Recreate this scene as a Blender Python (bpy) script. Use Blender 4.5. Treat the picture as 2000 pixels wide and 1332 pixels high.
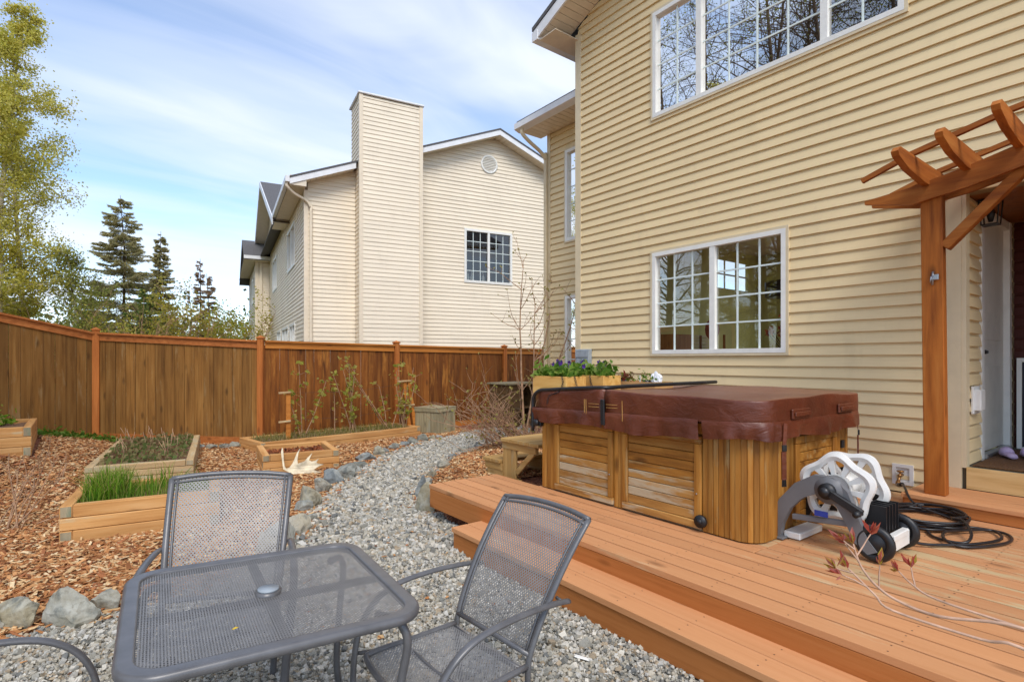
import bpy, math, random
import numpy as np
from mathutils import Matrix, Vector
for o in list(bpy.data.objects): bpy.data.objects.remove(o)
SC = bpy.context.scene
COL = SC.collection
R = math.radians
# ---------------------------------------------------------------- camera
cam_d = bpy.data.cameras.new('camera'); cam = bpy.data.objects.new('camera', cam_d); COL.objects.link(cam)
cam_d.sensor_width = 36.0; cam_d.lens = 36.0*1065/2000; cam_d.shift_y = 0.0185
cam_d.clip_start = 0.05; cam_d.clip_end = 2000
cam.location = (0, 0, 1.56); cam.rotation_euler = (R(90), 0, R(-37.425))
SC.camera = cam
# ---------------------------------------------------------------- sky, sun, exposure
SUN_EL, SUN_AZ = R(50), R(204)          # azimuth clockwise from +Y
world = bpy.data.worlds.new('World'); SC.world = world; world.use_nodes = True
nt = world.node_tree; nt.nodes.clear()
def wn(t, **k):
    n = nt.nodes.new(t)
    for a, b in k.items(): setattr(n, a, b)
    return n
sky = wn('ShaderNodeTexSky', sky_type='NISHITA', sun_disc=False)
sky.sun_elevation = SUN_EL; sky.sun_rotation = SUN_AZ; sky.air_density = 0.9; sky.dust_density = 0.1; sky.ozone_density = 2.8
tc = wn('ShaderNodeTexCoord')
sep = wn('ShaderNodeSeparateXYZ'); nt.links.new(tc.outputs['Generated'], sep.inputs[0])
mx = wn('ShaderNodeMath', operation='MAXIMUM'); nt.links.new(sep.outputs[2], mx.inputs[0]); mx.inputs[1].default_value = 0.0
ad = wn('ShaderNodeMath', operation='ADD'); nt.links.new(mx.outputs[0], ad.inputs[0]); ad.inputs[1].default_value = 0.12
dv = wn('ShaderNodeVectorMath', operation='DIVIDE'); nt.links.new(tc.outputs['Generated'], dv.inputs[0])
cb = wn('ShaderNodeCombineXYZ')
for i in range(3): nt.links.new(ad.outputs[0], cb.inputs[i])
nt.links.new(cb.outputs[0], dv.inputs[1])
mp = wn('ShaderNodeMapping'); nt.links.new(dv.outputs[0], mp.inputs[0])
mp.inputs['Rotation'].default_value = (0, 0, R(-24)); mp.inputs['Scale'].default_value = (0.55, 1.0, 0.0); mp.inputs['Location'].default_value = (3.1, 1.7, 0)
n1 = wn('ShaderNodeTexNoise'); nt.links.new(mp.outputs[0], n1.inputs['Vector'])
n1.inputs['Scale'].default_value = 1.15; n1.inputs['Detail'].default_value = 4; n1.inputs['Roughness'].default_value = 0.45; n1.inputs['Distortion'].default_value = 0.5
mp2 = wn('ShaderNodeMapping'); nt.links.new(dv.outputs[0], mp2.inputs[0])
mp2.inputs['Rotation'].default_value = (0, 0, R(-30)); mp2.inputs['Scale'].default_value = (0.7, 1.9, 0.0)
n2 = wn('ShaderNodeTexNoise'); nt.links.new(mp2.outputs[0], n2.inputs['Vector'])
n2.inputs['Scale'].default_value = 1.5; n2.inputs['Detail'].default_value = 5; n2.inputs['Roughness'].default_value = 0.5; n2.inputs['Distortion'].default_value = 0.9
am = wn('ShaderNodeMath', operation='MULTIPLY_ADD'); nt.links.new(n2.outputs['Fac'], am.inputs[0]); am.inputs[1].default_value = 0.45; nt.links.new(n1.outputs['Fac'], am.inputs[2])
cr = wn('ShaderNodeValToRGB'); nt.links.new(am.outputs[0], cr.inputs[0])
cr.color_ramp.elements[0].position = 0.55; cr.color_ramp.elements[0].color = (0.07, 0.07, 0.07, 1)
cr.color_ramp.elements[1].position = 0.93; cr.color_ramp.elements[1].color = (0.90, 0.90, 0.90, 1)
mixc = wn('ShaderNodeMix', data_type='RGBA'); nt.links.new(cr.outputs[0], mixc.inputs[0])
nt.links.new(sky.outputs[0], mixc.inputs[6]); mixc.inputs[7].default_value = (3.75, 4.0, 4.55, 1)
bg = wn('ShaderNodeBackground'); nt.links.new(mixc.outputs[2], bg.inputs[0]); bg.inputs[1].default_value = 0.15
wo = wn('ShaderNodeOutputWorld'); nt.links.new(bg.outputs[0], wo.inputs[0])
sun_d = bpy.data.lights.new('sun', 'SUN'); sun = bpy.data.objects.new('sun', sun_d); COL.objects.link(sun)
sun_d.energy = 1.5; sun_d.angle = R(26); sun_d.color = (1.0, 0.94, 0.85)
sdir = Vector((math.sin(SUN_AZ)*math.cos(SUN_EL), math.cos(SUN_AZ)*math.cos(SUN_EL), math.sin(SUN_EL)))
sun.rotation_euler = sdir.to_track_quat('Z', 'Y').to_euler(); sun.location = sdir*60
vs = SC.view_settings; vs.view_transform = 'Standard'; vs.look = 'None'; vs.exposure = 0.86; vs.gamma = 1.0; vs.use_curve_mapping = False
SC.render.engine = 'CYCLES'
SC.cycles.use_adaptive_sampling = True; SC.cycles.max_bounces = 8; SC.cycles.transparent_max_bounces = 24
SC.cycles.diffuse_bounces = 3; SC.cycles.glossy_bounces = 4; SC.cycles.use_denoising = True
SC.cycles.sample_clamp_indirect = 6.0
# ---------------------------------------------------------------- helpers
WM = {}                                       # world matrix of every parent
def tag(o, label=None, cat=None, group=None, kind=None):
    if label: o['label'] = label
    if cat: o['category'] = cat
    if group: o['group'] = group
    if kind: o['kind'] = kind
    return o
def empty(name, loc=(0, 0, 0), rz=0.0, label=None, cat=None, group=None, rx=0.0, ry=0.0):
    o = bpy.data.objects.new(name, None); COL.objects.link(o); o.empty_display_size = 0.1
    o.location = loc; o.rotation_euler = (rx, ry, rz)
    WM[o] = Matrix.Translation(Vector(loc)) @ Matrix.Rotation(rz, 4, 'Z') @ Matrix.Rotation(ry, 4, 'Y') @ Matrix.Rotation(rx, 4, 'X')
    return tag(o, label, cat, group)
class MB:
    """collects shapes in the coordinates of the parent (or of the world, world=True) and links them as one mesh object"""
    def __init__(s): s.v = []; s.f = []; s.sm = []
    def add(s, vs_, fs, smooth=False):
        b = len(s.v); s.v += [tuple(v) for v in vs_]; s.f += [tuple(i+b for i in f) for f in fs]; s.sm += [smooth]*len(fs); return s
    def box(s, lo, hi, ch=0.0, M=None):
        (x0, y0, z0), (x1, y1, z1) = lo, hi
        if ch <= 0:
            v = [(x0,y0,z0),(x1,y0,z0),(x1,y1,z0),(x0,y1,z0),(x0,y0,z1),(x1,y0,z1),(x1,y1,z1),(x0,y1,z1)]
            f = [(0,3,2,1),(4,5,6,7),(0,1,5,4),(1,2,6,5),(2,3,7,6),(3,0,4,7)]
        else:
            c = min(ch, 0.45*min(x1-x0, y1-y0, z1-z0)); v = []; X=(x0,x1); Y=(y0,y1); Z=(z0,z1); sg=(1,-1)
            for k in (0,1):
                for j in (0,1):
                    for i in (0,1):
                        v += [(X[i], Y[j]+c*sg[j], Z[k]+c*sg[k]), (X[i]+c*sg[i], Y[j], Z[k]+c*sg[k]), (X[i]+c*sg[i], Y[j]+c*sg[j], Z[k])]
            I = lambda i,j,k,a: 3*(i+2*j+4*k)+a
            f = []
            for i in (0,1):
                q=(I(i,0,0,0),I(i,1,0,0),I(i,1,1,0),I(i,0,1,0)); f.append(q if i else q[::-1])
                q=(I(0,i,0,1),I(1,i,0,1),I(1,i,1,1),I(0,i,1,1)); f.append(q[::-1] if i else q)
                q=(I(0,0,i,2),I(1,0,i,2),I(1,1,i,2),I(0,1,i,2)); f.append(q if i else q[::-1])
            for a in (0,1):
                for b in (0,1):
                    f.append((I(0,a,b,1),I(1,a,b,1),I(1,a,b,2),I(0,a,b,2)))
                    f.append((I(a,0,b,0),I(a,1,b,0),I(a,1,b,2),I(a,0,b,2)))
                    f.append((I(a,b,0,0),I(a,b,1,0),I(a,b,1,1),I(a,b,0,1)))
            for i in (0,1):
                for j in (0,1):
                    for k in (0,1): f.append((I(i,j,k,0),I(i,j,k,1),I(i,j,k,2)))
        if M is not None: v = [tuple(M @ Vector(p)) for p in v]
        return s.add(v, f)
    def beam(s, a, b, w, h, ch=0.0, up=(0,0,1)):
        """square bar from a to b, w across, h along up"""
        a = Vector(a); b = Vector(b); d = (b-a); L = d.length; d.normalize()
        u = Vector(up); x = d.cross(u)
        if x.length < 1e-4: x = d.cross(Vector((1,0,0)))
        x.normalize(); u = x.cross(d)
        M = Matrix(((x.x,d.x,u.x,a.x),(x.y,d.y,u.y,a.y),(x.z,d.z,u.z,a.z),(0,0,0,1)))
        return s.box((-w/2,0,-h/2),(w/2,L,h/2),ch,M)
    def tube(s, pts, r, n=8, caps=True, closed=False, flat=None, smooth=True):
        """tube along pts; r number or list; flat=(axis, k) squashes the section along an axis"""
        pts = [Vector(p) for p in pts]; m = len(pts)
        rs = r if isinstance(r, (list, tuple)) else [r]*m
        vv = []; ff = []; up = None
        for i, p in enumerate(pts):
            if closed: t = pts[(i+1)%m]-pts[i-1]
            else: t = pts[min(i+1,m-1)]-pts[max(i-1,0)]
            if t.length < 1e-9: t = Vector((0,0,1))
            t.normalize()
            if up is None:
                up = Vector((0,0,1)) if abs(t.z) < 0.9 else Vector((1,0,0))
            x = t.cross(up)
            if x.length < 1e-6: x = t.cross(Vector((0.3,1,0.2)))
            x.normalize(); up2 = x.cross(t).normalized(); up = up2
            kx, ku = (1,1) if flat is None else flat
            for k in range(n):
                a = 2*math.pi*k/n
                vv.append(tuple(p + x*(math.cos(a)*rs[i]*kx) + up2*(math.sin(a)*rs[i]*ku)))
        for i in range(m if closed else m-1):
            j = (i+1)%m
            for k in range(n):
                ff.append((i*n+k, i*n+(k+1)%n, j*n+(k+1)%n, j*n+k))
        if caps and not closed:
            ff.append(tuple(range(n))[::-1]); ff.append(tuple((m-1)*n+k for k in range(n)))
        return s.add(vv, ff, smooth)
    def cyl(s, a, b, r, n=16, r2=None, smooth=True): return s.tube([a,b],[r, r if r2 is None else r2],n,True,smooth=smooth)
    def prism(s, poly, a, b, axis='z'):
        """polygon (2d list) extruded from a to b along axis"""
        n = len(poly)
        P = {'z': lambda p,c:(p[0],p[1],c), 'x': lambda p,c:(c,p[0],p[1]), 'y': lambda p,c:(p[0],c,p[1])}[axis]
        v = [P(p,a) for p in poly]+[P(p,b) for p in poly]
        f = [tuple(range(n))[::-1], tuple(range(n,2*n))]+[(i,(i+1)%n,n+(i+1)%n,n+i) for i in range(n)]
        return s.add(v, f)
    def quad(s, a, b, c, d): return s.add([a,b,c,d],[(0,1,2,3)])
    def xf(s, M):
        s.v = [tuple(M @ Vector(p)) for p in s.v]; return s
    def build(s, name, mat, parent=None, world=False, kind=None):
        me = bpy.data.meshes.new(name); v = s.v
        if world and parent is not None:
            Mi = WM[parent].inverted(); v = [tuple(Mi @ Vector(p)) for p in v]
        me.from_pydata(v, [], s.f); me.materials.append(mat)
        me.polygons.foreach_set('use_smooth', s.sm); me.update()
        o = bpy.data.objects.new(name, me); COL.objects.link(o)
        if parent is not None: o.parent = parent; WM[o] = WM[parent]
        else: WM[o] = Matrix.Identity(4)
        if kind: o['kind'] = kind
        return o
def np_mesh(name, verts, faces, mat, parent=None, smooth=False, col=None, kind=None):
    """verts (n,3), faces (m,k): one mesh from arrays; col (n,3) per vertex colour"""
    me = bpy.data.meshes.new(name); n = len(verts); m, k = faces.shape
    me.vertices.add(n); me.vertices.foreach_set('co', np.ascontiguousarray(verts, np.float32).ravel())
    me.loops.add(m*k); me.loops.foreach_set('vertex_index', np.ascontiguousarray(faces, np.int32).ravel())
    me.polygons.add(m); me.polygons.foreach_set('loop_start', np.arange(0, m*k, k, dtype=np.int32))
    try: me.polygons.foreach_set('loop_total', np.full(m, k, np.int32))
    except Exception: pass
    me.polygons.foreach_set('use_smooth', np.full(m, smooth, bool))
    me.update(calc_edges=True); me.materials.append(mat)
    if col is not None:
        at = me.attributes.new('tint', 'FLOAT_COLOR', 'POINT')
        c4 = np.ones((n,4), np.float32); c4[:,:3] = col; at.data.foreach_set('color', c4.ravel())
    o = bpy.data.objects.new(name, me); COL.objects.link(o)
    if parent is not None: o.parent = parent; WM[o] = WM[parent]
    if kind: o['kind'] = kind
    return o
def copy_tree(o, parent=None):
    c = o.copy(); COL.objects.link(c)
    if parent is not None: c.parent = parent
    for ch in list(o.children): copy_tree(ch, c)
    return c
def sm(a, b, x):
    t = np.clip((x-a)/(b-a), 0, 1); return t*t*(3-2*t)
def in_poly(x, y, poly):
    x = np.asarray(x); y = np.asarray(y); ins = np.zeros(x.shape, bool); n = len(poly)
    for i in range(n):
        x0, y0 = poly[i]; x1, y1 = poly[(i+1)%n]
        c = ((y0 > y) != (y1 > y)) & (x < (x1-x0)*(y-y0)/((y1-y0) if y1 != y0 else 1e-9)+x0)
        ins ^= c
    return ins
def catmull(pts, n=6):
    P = [Vector(p) for p in pts]; P = [P[0]*2-P[1]]+P+[P[-1]*2-P[-2]]; out = []
    for i in range(1, len(P)-2):
        for k in range(n):
            t = k/n; a,b,c,d = P[i-1],P[i],P[i+1],P[i+2]
            out.append(0.5*((2*b)+(c-a)*t+(2*a-5*b+4*c-d)*t*t+(3*b-a-3*c+d)*t**3))
    out.append(P[-2]); return out
# ---------------------------------------------------------------- materials
def L(*c):
    """sRGB 0-255 to linear"""
    return tuple((v/255/12.92 if v/255 <= 0.04045 else ((v/255+0.055)/1.055)**2.4) for v in c)+(1,)
def newmat(name):
    m = bpy.data.materials.new(name); m.use_nodes = True; t = m.node_tree; b = t.nodes['Principled BSDF']; return m, t, b
def N(t, typ, **k):
    n = t.nodes.new(typ)
    for a, b in k.items(): setattr(n, a, b)
    return n
def ramp(t, fac, stops):
    r = N(t, 'ShaderNodeValToRGB'); e = r.color_ramp.elements
    while len(e) < len(stops): e.new(0.5)
    for x, (p, c) in zip(e, stops): x.position = p; x.color = c
    t.links.new(fac, r.inputs[0]); return r.outputs[0]
def mixc(t, fac, a, b, mode='MIX'):
    m = N(t, 'ShaderNodeMix', data_type='RGBA', blend_type=mode)
    for s, v in ((0, fac), (6, a), (7, b)):
        if hasattr(v, 'is_output'): t.links.new(v, m.inputs[s])
        else: m.inputs[s].default_value = v
    return m.outputs[2]
def noise(t, vec, scale, detail=4, rough=0.55, dist=0.0):
    n = N(t, 'ShaderNodeTexNoise'); n.inputs['Scale'].default_value = scale; n.inputs['Detail'].default_value = detail
    n.inputs['Roughness'].default_value = rough; n.inputs['Distortion'].default_value = dist
    if vec is not None: t.links.new(vec, n.inputs['Vector'])
    return n.outputs['Fac']
def objvec(t, rnd=True, scale=(1,1,1)):
    c = N(t, 'ShaderNodeTexCoord'); v = c.outputs['Object']
    if rnd:
        oi = N(t, 'ShaderNodeObjectInfo'); mu = N(t, 'ShaderNodeVectorMath', operation='SCALE'); mu.inputs[0].default_value = (13.7, 29.1, 7.3)
        t.links.new(oi.outputs['Random'], mu.inputs['Scale'])
        a = N(t, 'ShaderNodeVectorMath', operation='ADD'); t.links.new(v, a.inputs[0]); t.links.new(mu.outputs[0], a.inputs[1]); v = a.outputs[0]
    m = N(t, 'ShaderNodeMapping'); m.inputs['Scale'].default_value = scale; t.links.new(v, m.inputs[0]); return m.outputs[0]
def bump(t, b, h, strength=0.3, dist=0.01):
    n = N(t, 'ShaderNodeBump'); n.inputs['Strength'].default_value = strength; n.inputs['Distance'].default_value = dist
    t.links.new(h, n.inputs['Height']); t.links.new(n.outputs[0], b.inputs['Normal'])
def randval(t, col, lo, hi):
    """each object a little lighter or darker"""
    oi = N(t, 'ShaderNodeObjectInfo'); mr = N(t, 'ShaderNodeMapRange'); mr.inputs[3].default_value = lo; mr.inputs[4].default_value = hi
    t.links.new(oi.outputs['Random'], mr.inputs[0])
    h = N(t, 'ShaderNodeHueSaturation'); t.links.new(mr.outputs[0], h.inputs['Value']); t.links.new(col, h.inputs['Color']); return h.outputs[0]
def plain(name, c, rough=0.5, var=0.06, scale=6.0, metal=0.0, bmp=0.0, spec=0.5):
    m, t, b = newmat(name); v = objvec(t, True); f = noise(t, v, scale, 5)
    lo = tuple(x*(1-var*2) for x in c[:3])+(1,); hi = tuple(min(1, x*(1+var*2)) for x in c[:3])+(1,)
    t.links.new(ramp(t, f, [(0.3, lo), (0.7, hi)]), b.inputs['Base Color'])
    b.inputs['Roughness'].default_value = rough; b.inputs['Metallic'].default_value = metal; b.inputs['Specular IOR Level'].default_value = spec
    if bmp: bump(t, b, noise(t, v, scale*8, 4), bmp, 0.004)
    return m
def wood(name, c1, c2, c3=None, axis='x', grain=22.0, rough=0.7, var=(0.86, 1.14), wear=0.0, wearc=None, knots=True, bmp=0.35, wear_scale=2.2, spec=0.3, patch=0.5):
    """grain along axis: c1 dark streak, c2 body, c3 light; wear: share of patches in wearc"""
    m, t, b = newmat(name)
    k = {'x': (1.1, grain, grain), 'y': (grain, 1.1, grain), 'z': (grain, grain, 1.1)}[axis]
    v = objvec(t, True, k); f = noise(t, v, 1.0, 6, 0.62, 0.35)
    c3 = c3 or tuple(min(1, x*1.25) for x in c2[:3])+(1,)
    col = ramp(t, f, [(0.28, c1), (0.5, c2), (0.78, c3)])
    kb = {'x': (0.9, 4, 4), 'y': (4, 0.9, 4), 'z': (4, 4, 0.9)}[axis]
    v2 = objvec(t, True, kb); f2 = noise(t, v2, 1.3, 3, 0.5)
    col = mixc(t, ramp(t, f2, [(0.35, (0,0,0,1)), (0.75, (patch,)*3+(1,))]), col, c1)
    if knots:
        vk = objvec(t, True, {'x': (3.2, 9, 9), 'y': (9, 3.2, 9), 'z': (9, 9, 3.2)}[axis])
        vo = N(t, 'ShaderNodeTexVoronoi'); vo.inputs['Scale'].default_value = 0.55; t.links.new(vk, vo.inputs['Vector'])
        kf = ramp(t, vo.outputs['Distance'], [(0.0, (0.85,)*3+(1,)), (0.09, (0.5,)*3+(1,)), (0.16, (0,0,0,1))])
        col = mixc(t, kf, col, tuple(x*0.45 for x in c1[:3])+(1,))
    if wear > 0:
        vw = objvec(t, True, {'x': (0.8, 5, 5), 'y': (5, 0.8, 5), 'z': (5, 5, 0.8)}[axis])
        fw = noise(t, vw, wear_scale, 6, 0.68, 0.3)
        col = mixc(t, ramp(t, fw, [(0.66-wear*0.3, (0,0,0,1)), (0.74-wear*0.26, (0.85,)*3+(1,))]), col, wearc)
    col = randval(t, col, *var)
    t.links.new(col, b.inputs['Base Color']); b.inputs['Roughness'].default_value = rough; b.inputs['Specular IOR Level'].default_value = spec
    bump(t, b, f, bmp, 0.004); return m
def tinted(name, rough=0.8, bmp=0.3, scale=60, trans=0.0):
    """colour from the mesh's own per-piece tint"""
    m, t, b = newmat(name); a = N(t, 'ShaderNodeAttribute', attribute_name='tint')
    v = objvec(t, False); f = noise(t, v, scale, 3)
    col = mixc(t, 1.0, a.outputs['Color'], ramp(t, f, [(0.25, (0.72,)*3+(1,)), (0.75, (1,)*3+(1,))]), 'MULTIPLY')
    t.links.new(col, b.inputs['Base Color']); b.inputs['Roughness'].default_value = rough; b.inputs['Specular IOR Level'].default_value = 0.25
    if bmp: bump(t, b, f, bmp, 0.004)
    if trans:
        tr = N(t, 'ShaderNodeBsdfTranslucent'); t.links.new(col, tr.inputs[0]); mx = N(t, 'ShaderNodeMixShader'); mx.inputs[0].default_value = trans
        t.links.new(b.outputs[0], mx.inputs[1]); t.links.new(tr.outputs[0], mx.inputs[2]); t.links.new(mx.outputs[0], t.nodes['Material Output'].inputs[0])
    return m
def vinyl(name, c):
    m, t, b = newmat(name); v = objvec(t, False, (1,1,1))
    f = noise(t, v, 0.9, 4); g = noise(t, objvec(t, True, (3, 3, 60)), 1.0, 4)
    lo = tuple(x*0.93 for x in c[:3])+(1,); hi = tuple(min(1, x*1.05) for x in c[:3])+(1,)
    col = mixc(t, 0.35, ramp(t, f, [(0.3, lo), (0.7, hi)]), ramp(t, g, [(0.3, lo), (0.7, hi)]))
    col = randval(t, col, 0.965, 1.03)
    dirt = noise(t, objvec(t, False, (2.5, 2.5, 0.7)), 1.1, 6, 0.65)
    col = mixc(t, ramp(t, dirt, [(0.55, (0,0,0,1)), (0.82, (0.18,)*3+(1,))]), col, L(130, 114, 88))
    t.links.new(col, b.inputs['Base Color']); b.inputs['Roughness'].default_value = 0.55; b.inputs['Specular IOR Level'].default_value = 0.3
    bump(t, b, noise(t, objvec(t, True, (4, 4, 45)), 1.5, 5), 0.12, 0.003); return m
M_siding = vinyl('tan_vinyl', L(232, 208, 161))
M_siding_n = vinyl('cream_vinyl', L(240, 226, 202))
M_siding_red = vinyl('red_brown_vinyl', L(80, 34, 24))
M_trim = plain('tan_trim', L(220, 202, 166), 0.5, 0.03)
M_trim_n = plain('cream_trim', L(232, 216, 190), 0.5, 0.03)
M_white = plain('white_vinyl', L(236, 234, 226), 0.4, 0.03)
M_fascia = plain('white_fascia', L(232, 232, 232), 0.45, 0.03)
M_soffit = plain('soffit', L(226, 212, 190), 0.6, 0.03)
M_roof = plain('shingle_grey', L(92, 90, 90), 0.9, 0.18, 30, bmp=0.5)
M_sheath = plain('sheathing', L(150, 130, 100), 0.9)
M_grid = plain('grid_white', L(222, 232, 226), 0.4, 0.02)
M_grey_box = plain('grey_box', L(150, 158, 164), 0.5, 0.08, 12)
M_room = plain('olive_wall', L(206, 200, 132), 0.9, 0.04)
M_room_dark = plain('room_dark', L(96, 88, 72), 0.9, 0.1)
M_floor_in = plain('floor_brown', L(120, 84, 52), 0.6, 0.1)
M_fence = {a: wood('fence_brown_'+a, L(98, 64, 26), L(142, 97, 44), L(164, 122, 66), a, 22, 0.82, (0.82, 1.14), 0.26, L(146, 116, 76)) for a in 'xz'}
M_fence_red = {a: wood('fence_red_'+a, L(84, 43, 12), L(136, 78, 26), L(166, 108, 46), a, 14, 0.7, (0.70, 1.2), 0.35, L(172, 112, 46), True, .35, 1.2) for a in 'xz'}
M_rail = wood('fence_rail', L(148, 84, 36), L(182, 108, 52), L(198, 128, 70), 'x', 24, 0.7, (0.92, 1.08))
M_rail2 = wood('fence_rail_orange', L(166, 98, 36), L(196, 124, 52), L(208, 142, 70), 'x', 24, 0.7, (0.92, 1.08))
M_post = wood('fence_post', L(150, 82, 32), L(190, 112, 50), L(206, 136, 72), 'z', 20, 0.7, (0.9, 1.1))
M_deck = wood('deck_stain', L(196, 136, 90), L(204, 145, 98), L(209, 151, 105), 'y', 30, 0.75, (0.90, 1.05), 0.16, L(208, 178, 136), True, 0.4, 1.1, .2, .12)
M_deck_worn = wood('deck_stain_worn', L(188, 130, 86), L(197, 141, 97), L(203, 149, 105), 'y', 30, 0.78, (0.90, 1.05), 0.46, L(194, 172, 130), True, 0.4, 1.1, .2, .12)
M_fasc = wood('deck_fascia', L(160, 96, 46), L(182, 114, 60), L(190, 124, 70), 'y', 30, 0.7, (0.96, 1.04), 0.0, None, True, 0.35, 2.2, .2, .25)  # deck stain darkened: shade of the upright faces put into the colour
M_cedar = {a: wood('pergola_cedar_'+a, L(116, 58, 18), L(174, 100, 36), L(200, 132, 62), a, 13, 0.7, (0.84, 1.1)) for a in 'xyz'}
M_tub = {a: wood('tub_cedar_'+a, L(106, 62, 20), L(174, 117, 46), L(204, 156, 84), a, 15, 0.55, (0.76, 1.14), 0.26, L(172, 146, 100), True, 0.4, 1.8) for a in 'yz'}
M_tub['x'] = M_tub['z']
M_tub_grey = {a: wood('tub_cedar_weathered_'+a, L(138, 92, 40), L(184, 136, 72), L(204, 168, 114), a, 16, 0.65, (0.84, 1.1), 0.62, L(184, 170, 142), False, 0.3, 1.6) for a in 'yz'}
M_timber = {a: wood('bed_timber_'+a, L(172, 118, 64), L(206, 154, 94), L(222, 178, 122), a, 18, 0.75, (0.9, 1.08), 0.15, L(196, 176, 138)) for a in 'xy'}
M_timber_end = wood('timber_end', L(138, 124, 100), L(168, 154, 124), L(186, 172, 140), 'z', 10, 0.85, (0.85, 1.1), 0.3, L(120, 128, 104))
M_timber_grey = {a: wood('bed_timber_grey_'+a, L(170, 138, 98), L(200, 170, 124), L(216, 192, 152), a, 18, 0.8, (0.88, 1.08), 0.45, L(182, 172, 140)) for a in 'xy'}
M_grey_wood = wood('weathered_crate', L(128, 116, 88), L(160, 148, 116), L(180, 168, 136), 'z', 18, 0.85, (0.86, 1.12), 0.3, L(150, 148, 128))
M_step_wood = {a: wood('step_wood_'+a, L(150, 112, 60), L(182, 144, 86), L(198, 166, 110), a, 16, 0.75, (0.9, 1.1), 0.3, L(170, 150, 112)) for a in 'xyz'}
M_old_box = wood('old_brown_box', L(70, 48, 26), L(110, 82, 48), L(132, 104, 66), 'x', 14, 0.85, (0.85, 1.1), 0.3, L(140, 124, 96))
M_planter = wood('planter_pine', L(196, 140, 66), L(222, 176, 100), L(232, 192, 124), 'y', 14, 0.6, (0.95, 1.05))
M_card = plain('cardboard', L(196, 152, 98), 0.9, 0.06)
M_leather = None
def leather():
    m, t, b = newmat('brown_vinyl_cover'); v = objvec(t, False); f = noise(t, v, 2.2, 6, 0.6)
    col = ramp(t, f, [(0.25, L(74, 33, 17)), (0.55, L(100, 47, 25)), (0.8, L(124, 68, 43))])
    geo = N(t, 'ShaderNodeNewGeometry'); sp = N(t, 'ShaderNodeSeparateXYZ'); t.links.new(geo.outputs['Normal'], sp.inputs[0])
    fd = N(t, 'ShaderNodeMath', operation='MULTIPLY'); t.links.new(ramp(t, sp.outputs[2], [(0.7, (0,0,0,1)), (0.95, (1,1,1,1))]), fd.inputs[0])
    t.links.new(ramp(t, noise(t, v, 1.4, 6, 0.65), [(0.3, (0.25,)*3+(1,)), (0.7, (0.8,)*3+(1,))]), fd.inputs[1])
    col = mixc(t, fd.outputs[0], col, L(142, 100, 76))           # dusty, paler upward faces of the cover
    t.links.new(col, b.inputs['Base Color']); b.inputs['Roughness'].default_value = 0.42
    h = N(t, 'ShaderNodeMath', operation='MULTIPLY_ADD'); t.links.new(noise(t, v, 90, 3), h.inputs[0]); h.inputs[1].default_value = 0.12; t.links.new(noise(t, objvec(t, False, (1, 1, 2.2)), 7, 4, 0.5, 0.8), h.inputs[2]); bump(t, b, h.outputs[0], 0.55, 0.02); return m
M_leather = leather()
M_black = plain('black_metal', L(34, 34, 36), 0.38, 0.1, 10)
M_blackp = plain('black_plastic', L(30, 30, 32), 0.45, 0.1, 10)
M_hose = plain('hose_rubber', L(38, 34, 34), 0.35, 0.15, 20)
M_grey_p = plain('grey_plastic', L(108, 108, 110), 0.5, 0.05)
M_white_p = plain('white_plastic', L(228, 226, 220), 0.42, 0.03)
M_brass = plain('brass', L(160, 116, 70), 0.35, 0.15, 20, 0.8)
M_steel = plain('steel', L(170, 170, 172), 0.3, 0.05, 10, 0.9)
M_steel_dark = plain('rusty_screw', L(92, 62, 44), .6, .1)
M_chair = plain('chair_frame_grey', L(100, 99, 100), 0.34, 0.08, 14, 0.15)
M_mesh = plain('chair_mesh_grey', L(130, 128, 126), 0.42, 0.06, 12, 0.05)
M_base = plain('umbrella_base', L(112, 114, 112), 0.5, 0.1, 8)
M_antler = plain('antler_bone', L(214, 200, 170), 0.7, 0.2, 9, bmp=0.3)
M_soil = plain('soil', L(116, 86, 62), 0.95, 0.25, 30, bmp=0.8)
M_door = plain('door_white', L(226, 222, 208), 0.45, 0.03)
M_mat = plain('door_mat', L(98, 66, 36), 0.95, 0.3, 60, bmp=0.8)
M_grain = wood('grain_board', L(198, 158, 96), L(222, 186, 126), L(230, 200, 146), 'y', 16, 0.7, (0.97, 1.03), 0, None, False, 0.4)
M_lilac = plain('lilac_foam', L(186, 166, 198), 0.6, 0.05)
M_red_p = plain('red_fabric', L(130, 36, 26), 0.8, 0.1)
M_blind = plain('blind', L(206, 190, 150), 0.6, 0.05)
M_purple = plain('purple_petal', L(88, 40, 140), 0.6, 0.2, 40)
M_orange_petal = plain('orange_petal', L(190, 84, 40), 0.6, 0.2, 40)
M_bag = plain('white_bag', L(236, 236, 238), 0.35, 0.05)
M_interior_wood = wood('cabinet_wood', L(104, 58, 24), L(140, 84, 38), None, 'z', 14, 0.5)
def glassmat(name, tint, gain):
    m, t, b = newmat(name); t.nodes.remove(b)
    fr = N(t, 'ShaderNodeFresnel'); fr.inputs['IOR'].default_value = 1.5
    mu = N(t, 'ShaderNodeMath', operation='MULTIPLY', use_clamp=True); mu.inputs[1].default_value = gain; t.links.new(fr.outputs[0], mu.inputs[0])
    tr = N(t, 'ShaderNodeBsdfTransparent'); tr.inputs[0].default_value = tint
    gl = N(t, 'ShaderNodeBsdfGlossy'); gl.inputs['Roughness'].default_value = 0.0; gl.inputs[0].default_value = (0.95, 0.93, 0.89, 1)
    mx = N(t, 'ShaderNodeMixShader'); t.links.new(mu.outputs[0], mx.inputs[0]); t.links.new(tr.outputs[0], mx.inputs[1]); t.links.new(gl.outputs[0], mx.inputs[2])
    t.links.new(mx.outputs[0], t.nodes['Material Output'].inputs[0]); return m
M_glass = glassmat('window_glass', (0.88, 0.9, 0.86, 1), 2.6)
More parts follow.
